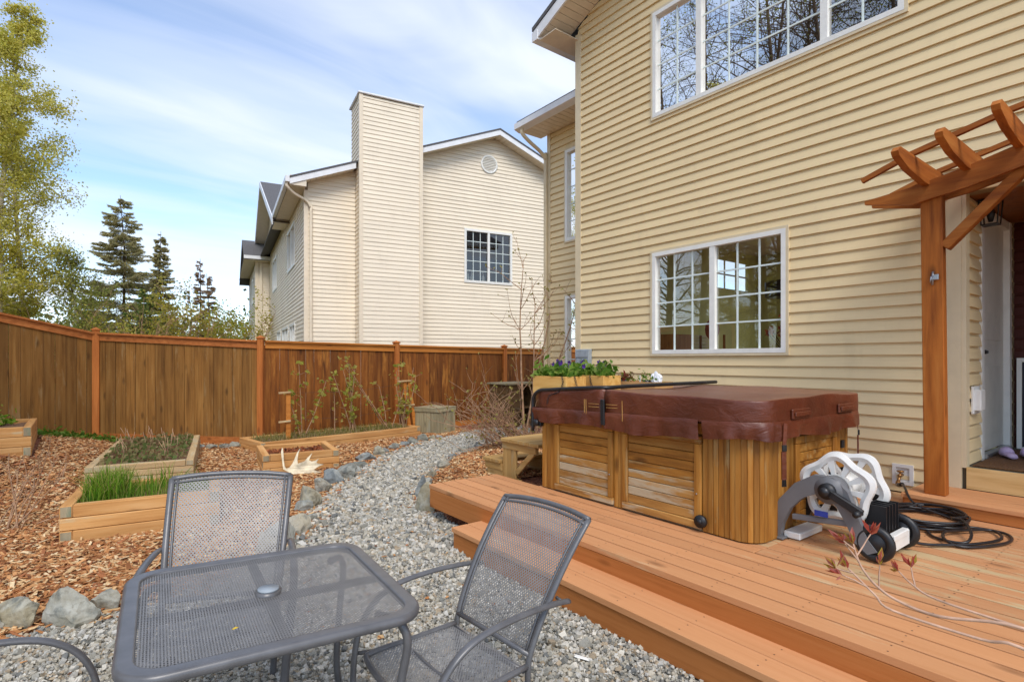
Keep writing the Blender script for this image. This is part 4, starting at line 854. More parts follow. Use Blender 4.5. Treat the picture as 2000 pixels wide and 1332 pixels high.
for i in range(22):
    y = -1.2
    while y < 4.6:
        if x < 3.2 or (y < 1.75 and x < 5.2): screw(mb, x+.03+random.uniform(-.004, .004), y+random.uniform(-.01, .01), DZ+.0006); screw(mb, x+.1+random.uniform(-.004, .004), y+random.uniform(-.01, .01), DZ+.0006)
        y += .41
    x += bw_
for y in np.arange(-1.2, 3.7, .41):
    for xx in (.03, .1, .175, .245): screw(mb, SX+xx, y, SZ+.0006)
mb.build('screws', M_steel_dark, deck, True, kind='stuff')
pst = empty('porch_step', (5.28, 1.6, DZ), label='orange stained wooden porch step below the entry', cat='step')
MB().box((5.27, -1.5, .435), (5.42, 1.62, .472), .004).build('tread_board', M_deck, pst, True)
MB().box((5.425, -1.5, .435), (5.57, 1.62, .472), .004).build('tread_board', M_deck, pst, True); MB().box((5.575, -1.5, .435), (5.845, 1.62, .471), .004).build('tread_board', M_deck, pst, True)
MB().box((5.28, -1.5, .352), (5.315, 1.61, .4345), .003).build('riser', M_fasc, pst, True); MB().box((5.316, 1.575, .352), (5.84, 1.609, .4345), .003).build('riser', M_fasc, pst, True)
# ---------------------------------------------------------------- pergola
pg = empty('entry_pergola', (5.42, 1.44, 0.472), label='cedar pergola arching over the house entry', cat='pergola')
def post(y): MB().beam((5.42, y+.01, .473), (5.40, y+.03, 2.92), .09, .145, .006, up=(0, 1, 0)).build('post', M_cedar['z'], pg, True)
post(1.41); post(-1.4)
CY = 0.0
def arch(yt, o): return o
def beam_arch(x0, x1):
    ys = [1.90, 1.56, 1.2, .86, .5, .2, 0.0]; zb = [2.905, 2.83, 2.885, 2.965, 3.03, 3.06, 3.065]; zt = [2.935, 2.972, 3.045, 3.135, 3.205, 3.24, 3.245]
    prof = list(zip(ys, zb))+[(-y, z) for y, z in list(zip(ys, zb))[-2::-1]]; top = list(zip(ys, zt))+[(-y, z) for y, z in list(zip(ys, zt))[-2::-1]]
    mb = MB(); n = len(prof); v = []; f = []
    for (y, a), (_, b) in zip(prof, top): v += [(x0, y, a), (x1, y, a), (x1, y, b), (x0, y, b)]
    for i in range(n-1):
        for j in range(4): f.append((4*i+j, 4*i+(j+1)%4, 4*i+4+(j+1)%4, 4*i+4+j))
    f += [(0,1,2,3)[::-1], tuple(4*(n-1)+j for j in range(4))]; mb.add(v, f); mb.build('arched_beam', M_cedar['y'], pg, True)
beam_arch(5.31, 5.349); beam_arch(5.468, 5.507)
topz = lambda y: float(np.interp(abs(y), [0, .2, .5, .86, 1.2, 1.56], [3.245, 3.24, 3.205, 3.135, 3.045, 2.972]))
for y in (1.46, 1.20, .90, .55, .2, -.2, -.55, -.9, -1.2, -1.46):
    z = topz(y)-.03
    MB().prism([(4.62, z+.115), (4.67, z+.155), (5.86, z+.155), (5.86, z), (5.20, z), (4.86, z+.03), (4.645, z+.085)], y-.024, y+.024, 'y').build('rafter', M_cedar['x'], pg, True)
for xx in (4.98, 5.62):
    for s_ in (-1, 1):
        pts = [(xx, s_*1.80, topz(1.56)+.045), (xx, s_*1.46, topz(1.46)+.146), (xx, s_*.9, topz(.9)+.146), (xx, s_*.2, topz(.2)+.146), (xx, s_*.01, topz(0)+.146)]
        mb = MB()
        for a, b in zip(pts[:-1], pts[1:]): mb.beam(a, b, .04, .036, 0)
        mb.build('purlin', M_cedar['y'], pg, True)
for s_ in (1, -1): MB().beam((5.408, s_*1.36, 2.46), (5.408, s_*.86, 2.99), .085, .075, .005, up=(0, s_*1, 1)).build('brace', M_cedar['y'], pg, True)
MB().box((5.335, 1.385, 2.20), (5.353, 1.42, 2.245), .003).tube([(5.352, 1.43, 2.235), (5.325, 1.43, 2.225), (5.318, 1.432, 2.19), (5.335, 1.434, 2.175)], .005, 6).cyl((5.353, 1.425, 2.27), (5.34, 1.425, 2.16), .008, 6).build('hook', M_steel, pg, True)
# ---------------------------------------------------------------- hot tub
TX0, TX1, TY0, TY1, TR = 3.40, 4.92, 1.84, 3.99, 0.15; TZ0, TZT = 0.352, 1.114
tub = empty('hot_tub', ((TX0+TX1)/2, (TY0+TY1)/2, TZ0), label='cedar clad hot tub standing on the deck', cat='hot tub')
def rrect(x0, x1, y0, y1, r, n=8):
    out = []
    for cx, cy, a0 in ((x1-r, y1-r, 0), (x0+r, y1-r, 90), (x0+r, y0+r, 180), (x1-r, y0+r, 270)):
        for k in range(n+1): a = R(a0+90*k/n); out.append((cx+r*math.cos(a), cy+r*math.sin(a)))
    return out
MB().prism(rrect(TX0+.03, TX1-.03, TY0+.03, TY1-.03, TR), TZ0, TZT-.01).build('body', M_tub['z'], tub, True)
MB().prism(rrect(TX0-.012, TX1+.012, TY0-.012, TY1+.012, TR+.01), TZT-.075, TZT).build('top_rim', M_tub['y'], tub, True)
MB().prism(rrect(TX0+.012, TX1-.012, TY0+.012, TY1-.012, TR), TZ0, TZ0+.03).build('base_rim', M_sheath, tub, True)
TT = TZT-.0755
def frontboards(y0, y1, n, m):
    for k in range(n):
        a = y0+(y1-y0)*k/n; b = y0+(y1-y0)*(k+1)/n; MB().box((TX0, a+.0015, TZ0+.002), (TX0+.029, b-.0015, TT), .003).build('vertical_board', m, tub, True)
frontboards(3.78, TY1-.02, 3, M_tub['z']); frontboards(2.965, 3.06, 2, M_tub['z']); frontboards(1.99, 2.235, 6, M_tub['z'])
def panel_front(y0, y1, z0, z1, n, m, mg):
    p = empty('access_panel', tuple(Vector((TX0, y0, z0))-WM[tub].translation)); p.parent = tub; WM[p] = Matrix.Translation((TX0, y0, z0)); fw = .055
    for a, b, c_, d_, ax in ((y0, y1, z1-fw, z1, 'y'), (y0, y1, z0, z0+fw, 'y'), (y0, y0+fw, z0+fw, z1-fw, 'z'), (y1-fw, y1, z0+fw, z1-fw, 'z')):
        MB().box((TX0-.018, a+.001, c_+.001), (TX0+.029, b-.001, d_-.001), .004).build('frame', (mg if c_ == z0 else m)[ax], p, True)
    for k in range(n):
        a = z0+fw+(z1-z0-2*fw)*k/n; b = z0+fw+(z1-z0-2*fw)*(k+1)/n
        MB().box((TX0-.004, y0+fw+.001, a+.002), (TX0+.028, y1-fw-.001, b-.002), .004).build('slat', (mg if k < n*.45 else m)['y'], p, True)
    MB().cyl((TX0-.024, y0+.03, z0+.3*(z1-z0)+.05), (TX0-.017, y0+.03, z0+.3*(z1-z0)+.05), .006, 6).build('screw', M_steel, p, True)
panel_front(3.063, 3.777, TZ0+.015, TT-.015, 8, M_tub, M_tub_grey); panel_front(2.24, 2.962, TZ0+.015, TT-.015, 8, M_tub, M_tub_grey)
for k in range(6):                                           # staves round the front corner
    a = R(180+90*(k+.5)/6); cx, cy = TX0+TR, TY0+TR; p = Vector((cx+(TR-.012)*math.cos(a), cy+(TR-.012)*math.sin(a), 0)); w = TR*R(90)/6*.5-.001
    M = Matrix.Translation(p) @ Matrix.Rotation(a, 4, 'Z'); MB().box((-.016, -w, TZ0+.002), (.014, w, TT), .003, M).build('stave', M_tub['z'], tub, True)
for k in range(8):
    a = R(270+90*(k+.5)/8); cx, cy = TX1-TR, TY0+TR; p = Vector((cx+(TR-.012)*math.cos(a), cy+(TR-.012)*math.sin(a), 0)); w = TR*R(90)/8*.5-.001
    M = Matrix.Translation(p) @ Matrix.Rotation(a, 4, 'Z'); MB().box((-.016, -w, TZ0+.002), (.014, w, TT), .003, M).build('stave', M_tub['z'], tub, True)
def sideboards(x0, x1, n):
    for k in range(n):
        a = x0+(x1-x0)*k/n; b = x0+(x1-x0)*(k+1)/n; MB().box((a+.0015, TY0, TZ0+.002), (b-.0015, TY0+.029, TT), .003).build('vertical_board', M_tub['z'], tub, True)
sideboards(TX0+TR, 3.90, 5); sideboards(4.56, TX1-TR, 4)
p = empty('access_panel', tuple(Vector((3.9, TY0, TZ0))-WM[tub].translation)); p.parent = tub; WM[p] = Matrix.Translation((3.9, TY0, TZ0)); fw = .055; z0, z1 = TZ0+.015, TT-.015
for a, b, c_, d_ in ((3.902, 4.558, z1-fw, z1), (3.902, 4.558, z0, z0+fw), (3.902, 3.902+fw, z0+fw, z1-fw), (4.558-fw, 4.558, z0+fw, z1-fw)): MB().box((a, TY0-.018, c_+.001), (b, TY0+.029, d_-.001), .004).build('frame', M_tub['z'], p, True)
for k in range(8):
    a = z0+fw+(z1-z0-2*fw)*k/8; b = a+(z1-z0-2*fw)/8; MB().box((3.902+fw, TY0-.004, a+.002), (4.558-fw, TY0+.028, b-.002), .004).build('slat', M_tub['y'], p, True)
MB().cyl((TX0-.018, 2.23, .43), (TX0-.045, 2.23, .43), .045, 18).cyl((TX0-.046, 2.23, .43), (TX0-.056, 2.23, .43), .022, 12).build('drain_cap', M_blackp, tub, True)
MB().box((4.66, TY0-.02, .87), (4.70, TY0-.001, .93), .003).build('cover_latch', M_blackp, tub, True)
# cover lifter: bracket, arm along the front, bar along the fold
MB().box((TX0-.05, 3.94, .93), (TX0-.002, 4.02, 1.03), .006).cyl((TX0-.08, 3.98, .965), (TX0-.04, 3.98, .965), .032, 12).cyl((TX0-.05, 4.02, .94), (TX0-.05, 4.06, .94), .02, 10).build('lifter_bracket', M_black, tub, True)
MB().tube(catmull([(3.335, 4.03, .88), (3.335, 4.03, 1.08), (3.335, 4.02, 1.20), (3.335, 3.94, 1.268), (3.34, 3.80, 1.285), (3.34, 3.45, 1.312), (3.345, 3.22, 1.326), (3.36, 3.13, 1.33), (3.46, 3.10, 1.332), (3.7, 3.10, 1.336), (4.95, 3.10, 1.34)], 5), .0165, 10).build('lifter_bar', M_black, tub, True)
# ---------------------------------------------------------------- cover
cov = empty('hot_tub_cover', (4.38, 2.9, TZT), label='brown padded vinyl cover with skirt on the hot tub', cat='cover')
CX0, CX1, CY0, CY1 = 3.33, 4.98, 1.77, 4.06
def half(y0, y1, round0, round1):
    """padded half of the cover as a dense height field with soft rim"""
    poly = rrect(CX0, CX1, y0, y1, .22, 8)
    o = []
    for x, y in poly:
        if not round0 and y < y0+.23: o.append((CX0 if x < (CX0+CX1)/2 else CX1, max(y, y0) if False else y0))
        elif not round1 and y > y1-.23: o.append((CX0 if x < (CX0+CX1)/2 else CX1, y1))
        else: o.append((x, y))
    q = []
    for p in o:
        if not q or (abs(p[0]-q[-1][0])+abs(p[1]-q[-1][1])) > 1e-6: q.append(p)
    # resample the outline
    pts = []
    for i in range(len(q)):
        a = Vector(q[i]); b = Vector(q[(i+1) % len(q)]); m = max(1, int((b-a).length/.07)); pts += [tuple(a+(b-a)*k/m) for k in range(m)]
    n = len(pts); cx, cy = (CX0+CX1)/2, (y0+y1)/2
    def hz(x, y): return 1.282+.03*(1-abs(y-3.1)/1.4)+.007*math.sin(x*5.1+y*3)+.005*math.sin(x*9-y*7)-.02*math.exp(-((x-4.3)**2+(y-2.4)**2)/.25)-.014*math.exp(-((x-4.2)**2+(y-3.6)**2)/.15)
    v = []; rings = []
    for sc, dz in ((1.0, 'b'), (1.001, .012), (1.004, .06), (1.004, .12), (1.002, .150), (.9985, .161), (.992, 't0'), (.975, 't'), (.9, 't'), (.6, 't'), (.3, 't')):
        r_ = []
        for i, (x, y) in enumerate(pts):
            X, Y = cx+(x-cx)*sc, cy+(y-cy)*sc; wob = .005*math.sin(i*.9)+.005*math.sin(i*.37+y0)
            if dz == 'b': Z = TZT+.004
            elif dz == 't0': Z = hz(X, Y)-.002
            elif dz == 't': Z = hz(X, Y)
            else: Z = TZT+dz*(hz(X, Y)-TZT)/.165
            nx_, ny_ = x-cx, y-cy; l_ = math.hypot(nx_, ny_)
            r_.append(len(v)); v.append((X+nx_/l_*wob, Y+ny_/l_*wob, Z))
        rings.append(r_)
    f = []
    for a, b in zip(rings[:-1], rings[1:]):
        for i in range(n): f.append((a[i], a[(i+1) % n], b[(i+1) % n], b[i]))
    v.append((cx, cy, hz(cx, cy))); f += [(rings[-1][i], rings[-1][(i+1) % n], len(v)-1) for i in range(n)]
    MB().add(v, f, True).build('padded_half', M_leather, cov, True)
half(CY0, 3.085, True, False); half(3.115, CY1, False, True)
def skirt(pts, drop, seed):
    rnd = random.Random(seed); v = []; f = []; n = len(pts); W = [rnd.uniform(-1, 1) for _ in range(6)]
    for i, (x, y) in enumerate(pts):
        a = pts[max(0, i-1)]; b = pts[min(n-1, i+1)]; t = Vector((b[0]-a[0], b[1]-a[1])).normalized(); nn = Vector((t.y, -t.x))
        w = .018*math.sin(i*.55+W[0]*3)+.015*math.sin(i*1.3+W[1]*4)
        for k, (o_, z) in enumerate(((.003, TZT+.02), (.010, TZT+.012), (.013+.2*w, TZT-.02), (.012+.7*w, TZT-drop*.7), (.010+w*.9, TZT-drop+.012*math.sin(i*.3+W[2]*5)))):
            v.append((x+nn.x*o_, y+nn.y*o_, z))
    for i in range(n-1):
        for k in range(4): f.append((5*i+k, 5*i+k+1, 5*i+6+k, 5*i+5+k))
    m = len(v); v2 = []
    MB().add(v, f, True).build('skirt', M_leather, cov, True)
def line(a, b, m): return [(a[0]+(b[0]-a[0])*k/m, a[1]+(b[1]-a[1])*k/m) for k in range(m+1)]
r_ = .22; cc = (CX0+r_, CY0+r_)
arc = [(cc[0]+r_*math.cos(R(a)), cc[1]+r_*math.sin(R(a))) for a in range(180, 271, 6)]
arcb = [(CX1-r_+r_*math.cos(R(a)), CY0+r_+r_*math.sin(R(a))) for a in range(270, 361, 9)]
skirt(line((CX0, CY1-.02), (CX0, 3.13), 24), .105, 1); skirt(line((CX0, 3.10), (CX0, 2.22), 24), .125, 2)
skirt(line((CX0, 2.19), (CX0, 2.02), 5)+arc[:-3], .10, 3); skirt(arc[-4:]+line((cc[0]+.02, CY0), (CX1-r_, CY0), 26)+arcb[1:], .105, 4)
skirt([(CX1-.3, CY1), (CX0+.25, CY1), (CX0+.1, CY1-.01), (CX0, CY1-.02)], .10, 5)
def strap(x, y, nx_, ny_):
    s_ = empty('strap', tuple(Vector((x, y, 1.1))-WM[cov].translation)); s_.parent = cov; WM[s_] = Matrix.Translation((x, y, 1.1)); t = Vector((-ny_, nx_, 0)); nn = Vector((nx_, ny_, 0)); p = Vector((x, y, 0))
    MB().beam(p+nn*.034+t*.03+Vector((0,0,1.12)), p+nn*.05+Vector((0,0,.965)), .028, .006, 0, up=nn).build('webbing', M_leather, s_, True)
    MB().beam(p+nn*.052+Vector((0,0,.985)), p+nn*.052+Vector((0,0,.945)), .034, .014, .003, up=nn).build('buckle', M_blackp, s_, True)
    MB().beam(p+nn*.046+Vector((0,0,.944)), p+nn*.044+Vector((0,0,.76)), .036, .012, .002, up=nn).build('webbing', M_leather, s_, True)
    mb = MB()
    for k in (-1, 0, 1): mb.beam(p+nn*.044+t*(k*.011)+Vector((0,0,.759)), p+nn*.044+t*(k*.013)+Vector((0,0,.715)), .006, .008, 0, up=nn)
    mb.build('clip', M_blackp, s_, True)
strap(3.56, CY0+.012, -.35, -.94); strap(4.78, CY0+.04, .35, -.94)
for xa in (3.70, 4.42):
    MB().box((xa, CY0-.022, 1.14), (xa+.26, CY0-.006, 1.205), .005).box((xa+.02, CY0-.034, 1.155), (xa+.24, CY0-.0225, 1.185), .004).build('handle', M_leather, cov, True)
MB().box((CX0-.022, 3.086, 1.03), (CX0-.006, 3.128, 1.24), .004).build('fold_strap', M_blackp, cov, True)
mb = MB()
for y in (3.32, 3.3, 2.90): mb.beam((CX0-.011, y, 1.075), (CX0-.011, y, 1.235), .002, .003)
for z in (1.20, 1.175): mb.beam((CX0-.011, 2.95, z), (CX0-.011, 3.07, z), .003, .002).beam((CX0-.011, 3.15, z), (CX0-.011, 3.27, z), .003, .002)
mb.build('stitching', M_planter, cov, True, kind='stuff')
cov.rotation_euler = (-.021, 0, 0)
# ---------------------------------------------------------------- things on the cover
PT = 1.289
leaf_cols = lambda n, pal, var=.15: pick(n, pal, [1]*len(pal), var)
def leaves(name, C, size, pal, par, mat=None, elong=1.6, kind=None, flat=0.6, world=True, groups=None):
    """diamond leaves at the points C (n,3)"""
    n = len(C); a = rng.uniform(0, 2*np.pi, n); t = rng.normal(0, flat, n); s = size*rng.uniform(.6, 1.3, n)
    u = np.stack([np.cos(a)*np.cos(t), np.sin(a)*np.cos(t), np.sin(t)], -1); w = rng.normal(0, 1, (n,3)); w = np.cross(u, w); w /= np.linalg.norm(w, axis=1)[:,None]+1e-9
    if par is not None and world:
        Mi = np.array(WM[par].inverted()); C = C @ Mi[:3,:3].T+Mi[:3,3]; u = u @ Mi[:3,:3].T; w = w @ Mi[:3,:3].T
    V = np.stack([C-u*(s*elong/2)[:,None], C+w*(s/2)[:,None]-u*(s*.1)[:,None], C+u*(s*elong/2)[:,None], C-w*(s/2)[:,None]-u*(s*.1)[:,None]], 1).reshape(-1, 3)
    cols = np.repeat(leaf_cols(n, pal), 4, 0)
    return np_mesh(name, V, np.arange(4*n).reshape(-1, 4), mat or M_leaf, par, col=cols, kind=kind)
GREEN = [(116,156,58),(148,180,76),(92,132,46),(170,192,96)]
def planter(x0, x1, y0, y1, z, h, label, nf):
    p = empty('planter_box', ((x0+x1)/2, (y0+y1)/2, z), label=label, cat='planter', group='planter boxes on the hot tub'); t = .02
    for a, b, c_, d_ in ((x0, x0+t, y0, y1), (x1-t, x1, y0, y1), (x0+t+.001, x1-t-.001, y0, y0+t), (x0+t+.001, x1-t-.001, y1-t, y1)): MB().box((a, c_, z), (b, d_, z+h), .002).build('board', M_planter, p, True)
    MB().box((x0+t+.002, y0+t+.001, z+.01), (x1-t-.002, y1-t-.001, z+h-.02)).build('soil', M_soil, p, True)
    n = nf*100; C = np.stack([rng.uniform(x0+.01, x1-.01, n), rng.uniform(y0+.01, y1-.01, n), z+h+rng.gamma(2, .02, n)-.01], -1); leaves('foliage', C, .05, GREEN, p)
    mb = MB()
    for k in range(nf*2):
        c0 = Vector((random.uniform(x0+.01, x1-.03), random.uniform(y0+.03, y1-.03), z+h+random.uniform(.085, .14)))
        for j in range(5):
            a = j*1.257+random.random(); e = Vector((-.35, math.cos(a), math.sin(a))); f_ = Vector((-.1, -math.sin(a), math.cos(a))); mb.quad(c0, c0+e*.015+f_*.015, c0+e*.028, c0+e*.015-f_*.015)
    mb.build('flowers', M_purple, p, True, kind='stuff'); return p
p1 = planter(3.345, 3.60, 3.58, 4.04, PT-.045, .165, 'pine planter box of pansies at the near end of the hot tub cover', 4)
p2 = planter(3.70, 3.94, 3.46, 3.95, PT-.035, .16, 'second pine planter box of purple pansies behind the first', 4)
def chain(pts, par):
    pts = catmull(pts, 8); mb = MB(); L_ = 0; q = [pts[0]]
    for p in pts[1:]:
        if (p-q[-1]).length > .022: q.append(p)
    for i, p in enumerate(q[:-1]):
        d = (q[i+1]-p); d.normalize(); s_ = Vector((0, 1, 0)) if i % 2 else Vector((1, 0, 0)); s_ = (s_-d*s_.dot(d)).normalized(); mb.tube([p+d*.014*math.cos(a*math.pi/4)+s_*.008*math.sin(a*math.pi/4) for a in range(8)], .0026, 4, closed=True)
    mb.build('chain', M_black, par, True)
chain([(3.338, 3.62, 1.40), (3.335, 3.61, 1.34), (3.325, 3.66, 1.27), (3.318, 3.72, 1.25), (3.315, 3.78, 1.22), (3.312, 3.80, 1.13)], p1)
chain([(3.45, 3.573, 1.40), (3.46, 3.56, 1.33), (3.44, 3.54, 1.285), (3.37, 3.54, 1.285)], p1); chain([(3.694, 3.62, 1.40), (3.688, 3.60, 1.33), (3.69, 3.56, 1.292)], p2)
tr = empty('seedling_tray', (4.2, 3.5, PT), label='shallow cardboard tray with seedling pots on the cover', cat='tray'); x0, x1, y0, y1 = 4.08, 4.36, 3.18, 3.68
for a, b, c_, d_ in ((x0, x0+.006, y0, y1), (x1-.006, x1, y0, y1), (x0+.007, x1-.007, y0, y0+.006), (x0+.007, x1-.007, y1-.006, y1)): MB().box((a, c_, PT-.012), (b, d_, PT+.065)).build('side', M_card, tr, True)
MB().box((x0+.007, y0+.007, PT-.012), (x1-.007, y1-.007, PT-.004)).build('bottom', M_card, tr, True)
for i, (a, b) in enumerate(((4.16, 3.6), (4.22, 3.38))):
    q = empty('seedling_pot', (a, b, PT), label=['seedling pot with reddish young leaves in the cardboard tray', 'black seedling pot with feathery green leaves in the cardboard tray'][i], cat='pot', group='pots in the cardboard tray')
    MB().cyl((a, b, PT-.003), (a, b, PT+.075), .03, 12, .042).build('pot', M_blackp, q, True)
    C = np.array([(a, b, PT+.09)])+rng.normal(0, 1, (90,3))*[.04, .05, .03]; leaves('foliage', C, .03 if i == 0 else .018, [(150,70,60),(120,90,60),(140,150,60)] if i == 0 else GREEN, q)
    MB().box((a-.03, b+.05, PT+.02), (a-.028, b+.066, PT+.12)).build('plant_tag', M_white, q, True)
mb = MB(); bmv = []
def crumple(name, mat, c, s, label, cat, seed):
    r = random.Random(seed); bm = bmesh.new(); bmesh.ops.create_icosphere(bm, subdivisions=3, radius=1)
    for v in bm.verts: v.co *= 1+r.uniform(-.3, .25); v.co = Vector((v.co.x*s[0], v.co.y*s[1], v.co.z*s[2]))
    me = bpy.data.meshes.new(name); bm.to_mesh(me); bm.free(); me.materials.append(mat); o = bpy.data.objects.new(name, me); COL.objects.link(o); o.location = c; return tag(o, label, cat)
crumple('plastic_bag', M_bag, (4.25, 3.29, PT+.085), (.04, .05, .07), 'crumpled white plastic bag standing in the cardboard tray', 'bag', 3)
# ---------------------------------------------------------------- tub steps
G0 = .25
ts = empty('tub_steps', (3.85, 4.55, G0), label='two tread wooden steps at the end of the hot tub', cat='steps')
sx0, sx1 = 3.52, 4.22
for k in range(4): MB().box((sx0, 4.17+k*.162, .675), (sx1, 4.17+k*.162+.155, .712), .004).build('tread_board', M_step_wood['x'], ts, True)
for k in range(2): MB().box((sx0, 4.83+k*.165, .425), (sx1, 4.83+k*.165+.158, .462), .004).build('tread_board', M_step_wood['x'], ts, True)
for xx in (sx0+.03, sx1-.07):
    for k in range(3): MB().box((xx, 4.58+k*.076, G0+.04), (xx+.03, 4.58+k*.076+.072, .60), .003).build('side_board', M_step_wood['z'], ts, True)
    MB().box((xx-.008, 4.24, .60), (xx+.04, 4.81, .674), .004).build('side_rail', M_step_wood['y'], ts, True); MB().box((xx-.008, 4.815, .345), (xx+.04, 5.14, .424), .004).build('side_rail', M_step_wood['y'], ts, True)
    MB().box((xx-.002, 4.815, G0+.04), (xx+.03, 5.10, .344), .003).build('side_board', M_step_wood['y'], ts, True); MB().box((xx-.012, 4.52, G0-.03), (xx+.045, 5.13, G0+.039), .005).build('skid', M_step_wood['y'], ts, True)
    MB().beam((xx+.015, 4.29, .61), (xx+.015, 4.57, .36), .03, .06, .003).build('brace', M_step_wood['y'], ts, True)
# ---------------------------------------------------------------- hose reel
reel = empty('hose_reel', (3.95, 1.5, DZ), label='grey and white wheeled hose reel cart by the hot tub', cat='hose reel')
RC = Vector((0, 1.52, .735))                                  # drum axis runs along x at this y, z
def disc(xc, thick, name, mat, ph):
    """lobed wheel with cut-outs: hub ring, eight spokes, wavy rim"""
    n = 100; Ro = lambda a: .215+.018*math.cos(5*(a-ph)); bands = [(.16, .42), (.42, .80), (.80, 1.0)]
    mb = MB(); v = []; f = []; idx = {}
    def P(i, q, s):
        k = (i % n, q, s)
        if k not in idx:
            a = 2*math.pi*i/n; r_ = Ro(a)*q if q > .5 else .212*q; bul = .012 if .8 < q < .95 else 0
            idx[k] = len(v); v.append((xc+s*(thick/2+bul), RC.y+r_*math.cos(a), RC.z+r_*math.sin(a)))
        return idx[k]
    def cell(i, q0, q1, e0, e1):
        for s in (-1, 1):
            q = (P(i, q0, s), P(i+1, q0, s), P(i+1, q1, s), P(i, q1, s)); f.append(q if s > 0 else q[::-1])
        if e0: f.append((P(i, q0, -1), P(i, q1, -1), P(i, q1, 1), P(i, q0, 1)))
        if e1: f.append((P(i+1, q0, 1), P(i+1, q1, 1), P(i+1, q1, -1), P(i+1, q0, -1)))
    sp = lambda i: (i % 10) in (0, 1, 2, 3)
    for i in range(n):
        cell(i, .16, .42, False, False); cell(i, .76, .88, False, False); cell(i, .88, 1.0, False, False)
        if sp(i): cell(i, .42, .76, not sp(i-1), not sp(i+1))
        for q in (.16, 1.0): f.append((P(i, q, -1), P(i+1, q, -1), P(i+1, q, 1), P(i, q, 1)))
        if not sp(i): f.append((P(i, .42, -1), P(i+1, .42, -1), P(i+1, .42, 1), P(i, .42, 1))); f.append((P(i, .76, -1), P(i, .76, 1), P(i+1, .76, 1), P(i+1, .76, -1)))
    mb.add(v, f); return mb.build(name, mat, reel, True)
disc(3.80, .026, 'drum_disc', M_white_p, .3); disc(4.02, .026, 'drum_disc', M_white_p, .9)
MB().cyl((3.815, RC.y, RC.z), (4.005, RC.y, RC.z), .07, 20).build('drum', M_white_p, reel, True)
def archleg(x, mat):
    out = [(1.93, .352), (1.90, .50), (1.83, .66), (1.73, .80), (1.61, .885), (1.49, .885), (1.41, .80), (1.36, .66), (1.30, .50), (1.25, .43)]
    inn = [(1.83, .352), (1.81, .47), (1.76, .60), (1.68, .70), (1.60, .745), (1.52, .735), (1.47, .68), (1.42, .58), (1.37, .46), (1.30, .40)]
    mb = MB(); n = len(out); v = []; f = []
    zz = lambda q: .352+(q-.352)*.88
    for s in (-.024, .024):
        for p in out: v.append((x+s, p[0], zz(p[1])))
        for p in inn: v.append((x+s, p[0], zz(p[1])))
    for i in range(n-1):
        f += [(i, i+1, n+i+1, n+i), (2*n+i, 3*n+i, 3*n+i+1, 2*n+i+1), (i, 2*n+i, 2*n+i+1, i+1), (n+i, n+i+1, 3*n+i+1, 3*n+i)]
    f += [(0, n, 3*n, 2*n), (n-1, 3*n-1, 4*n-1, 2*n-1)]; mb.add(v, f)
    mb.beam((x, 1.93, .36), (x, 1.80, .36), .07, .016, .004).beam((x, 1.75, .52), (x, 1.40, .55), .03, .035, .004, up=(0, 0, 1)); return mb.build('side_frame', mat, reel, True)
archleg(3.70, M_grey_p); archleg(4.10, M_blackp)
MB().cyl((3.675, RC.y, RC.z), (3.78, RC.y, RC.z), .085, 22).build('hub', M_grey_p, reel, True)
MB().cyl((3.64, RC.y, RC.z), (3.674, RC.y, RC.z), .05, 18).beam((3.652, RC.y, RC.z), (3.652, RC.y-.20, RC.z-.10), .03, .05, .006, up=(0, .45, -1)).cyl((3.655, RC.y-.19, RC.z-.095), (3.58, RC.y-.19, RC.z-.095), .018, 10).build('crank', M_blackp, reel, True)
MB().cyl((3.60, RC.y, RC.z), (3.639, RC.y, RC.z), .03, 14).build('crank_cap', M_black, reel, True)
for x in (3.70, 4.115):
    w_ = MB(); w_.tube([(x, 1.27+.085*math.cos(a*math.pi/12), .465+.085*math.sin(a*math.pi/12)) for a in range(24)], .026, 8, closed=True).cyl((x-.015, 1.27, .465), (x+.015, 1.27, .465), .08, 20); w_.build('wheel', M_blackp, reel, True)
MB().box((3.745, 1.205, .40), (4.08, 1.25, .50), .008).box((3.80, 1.198, .47), (4.02, 1.206, .505), .003).build('axle_cover', M_white_p, reel, True)
mb = MB()
for k in range(5): mb.box((3.84+k*.05, 1.255, .50), (3.85+k*.05, 1.36, .66))
mb.box((3.83, 1.36, .50), (4.06, 1.37, .66)); mb.build('hose_guide', M_blackp, reel, True)
MB().box((3.735, 1.72, .355), (4.07, 1.83, .40), .006).build('cross_bar', M_white_p, reel, True); MB().box((3.668, 1.52, .565), (3.674, 1.60, .60)).build('sticker', plain('blue_print', L(40, 60, 150), .5), reel, True)
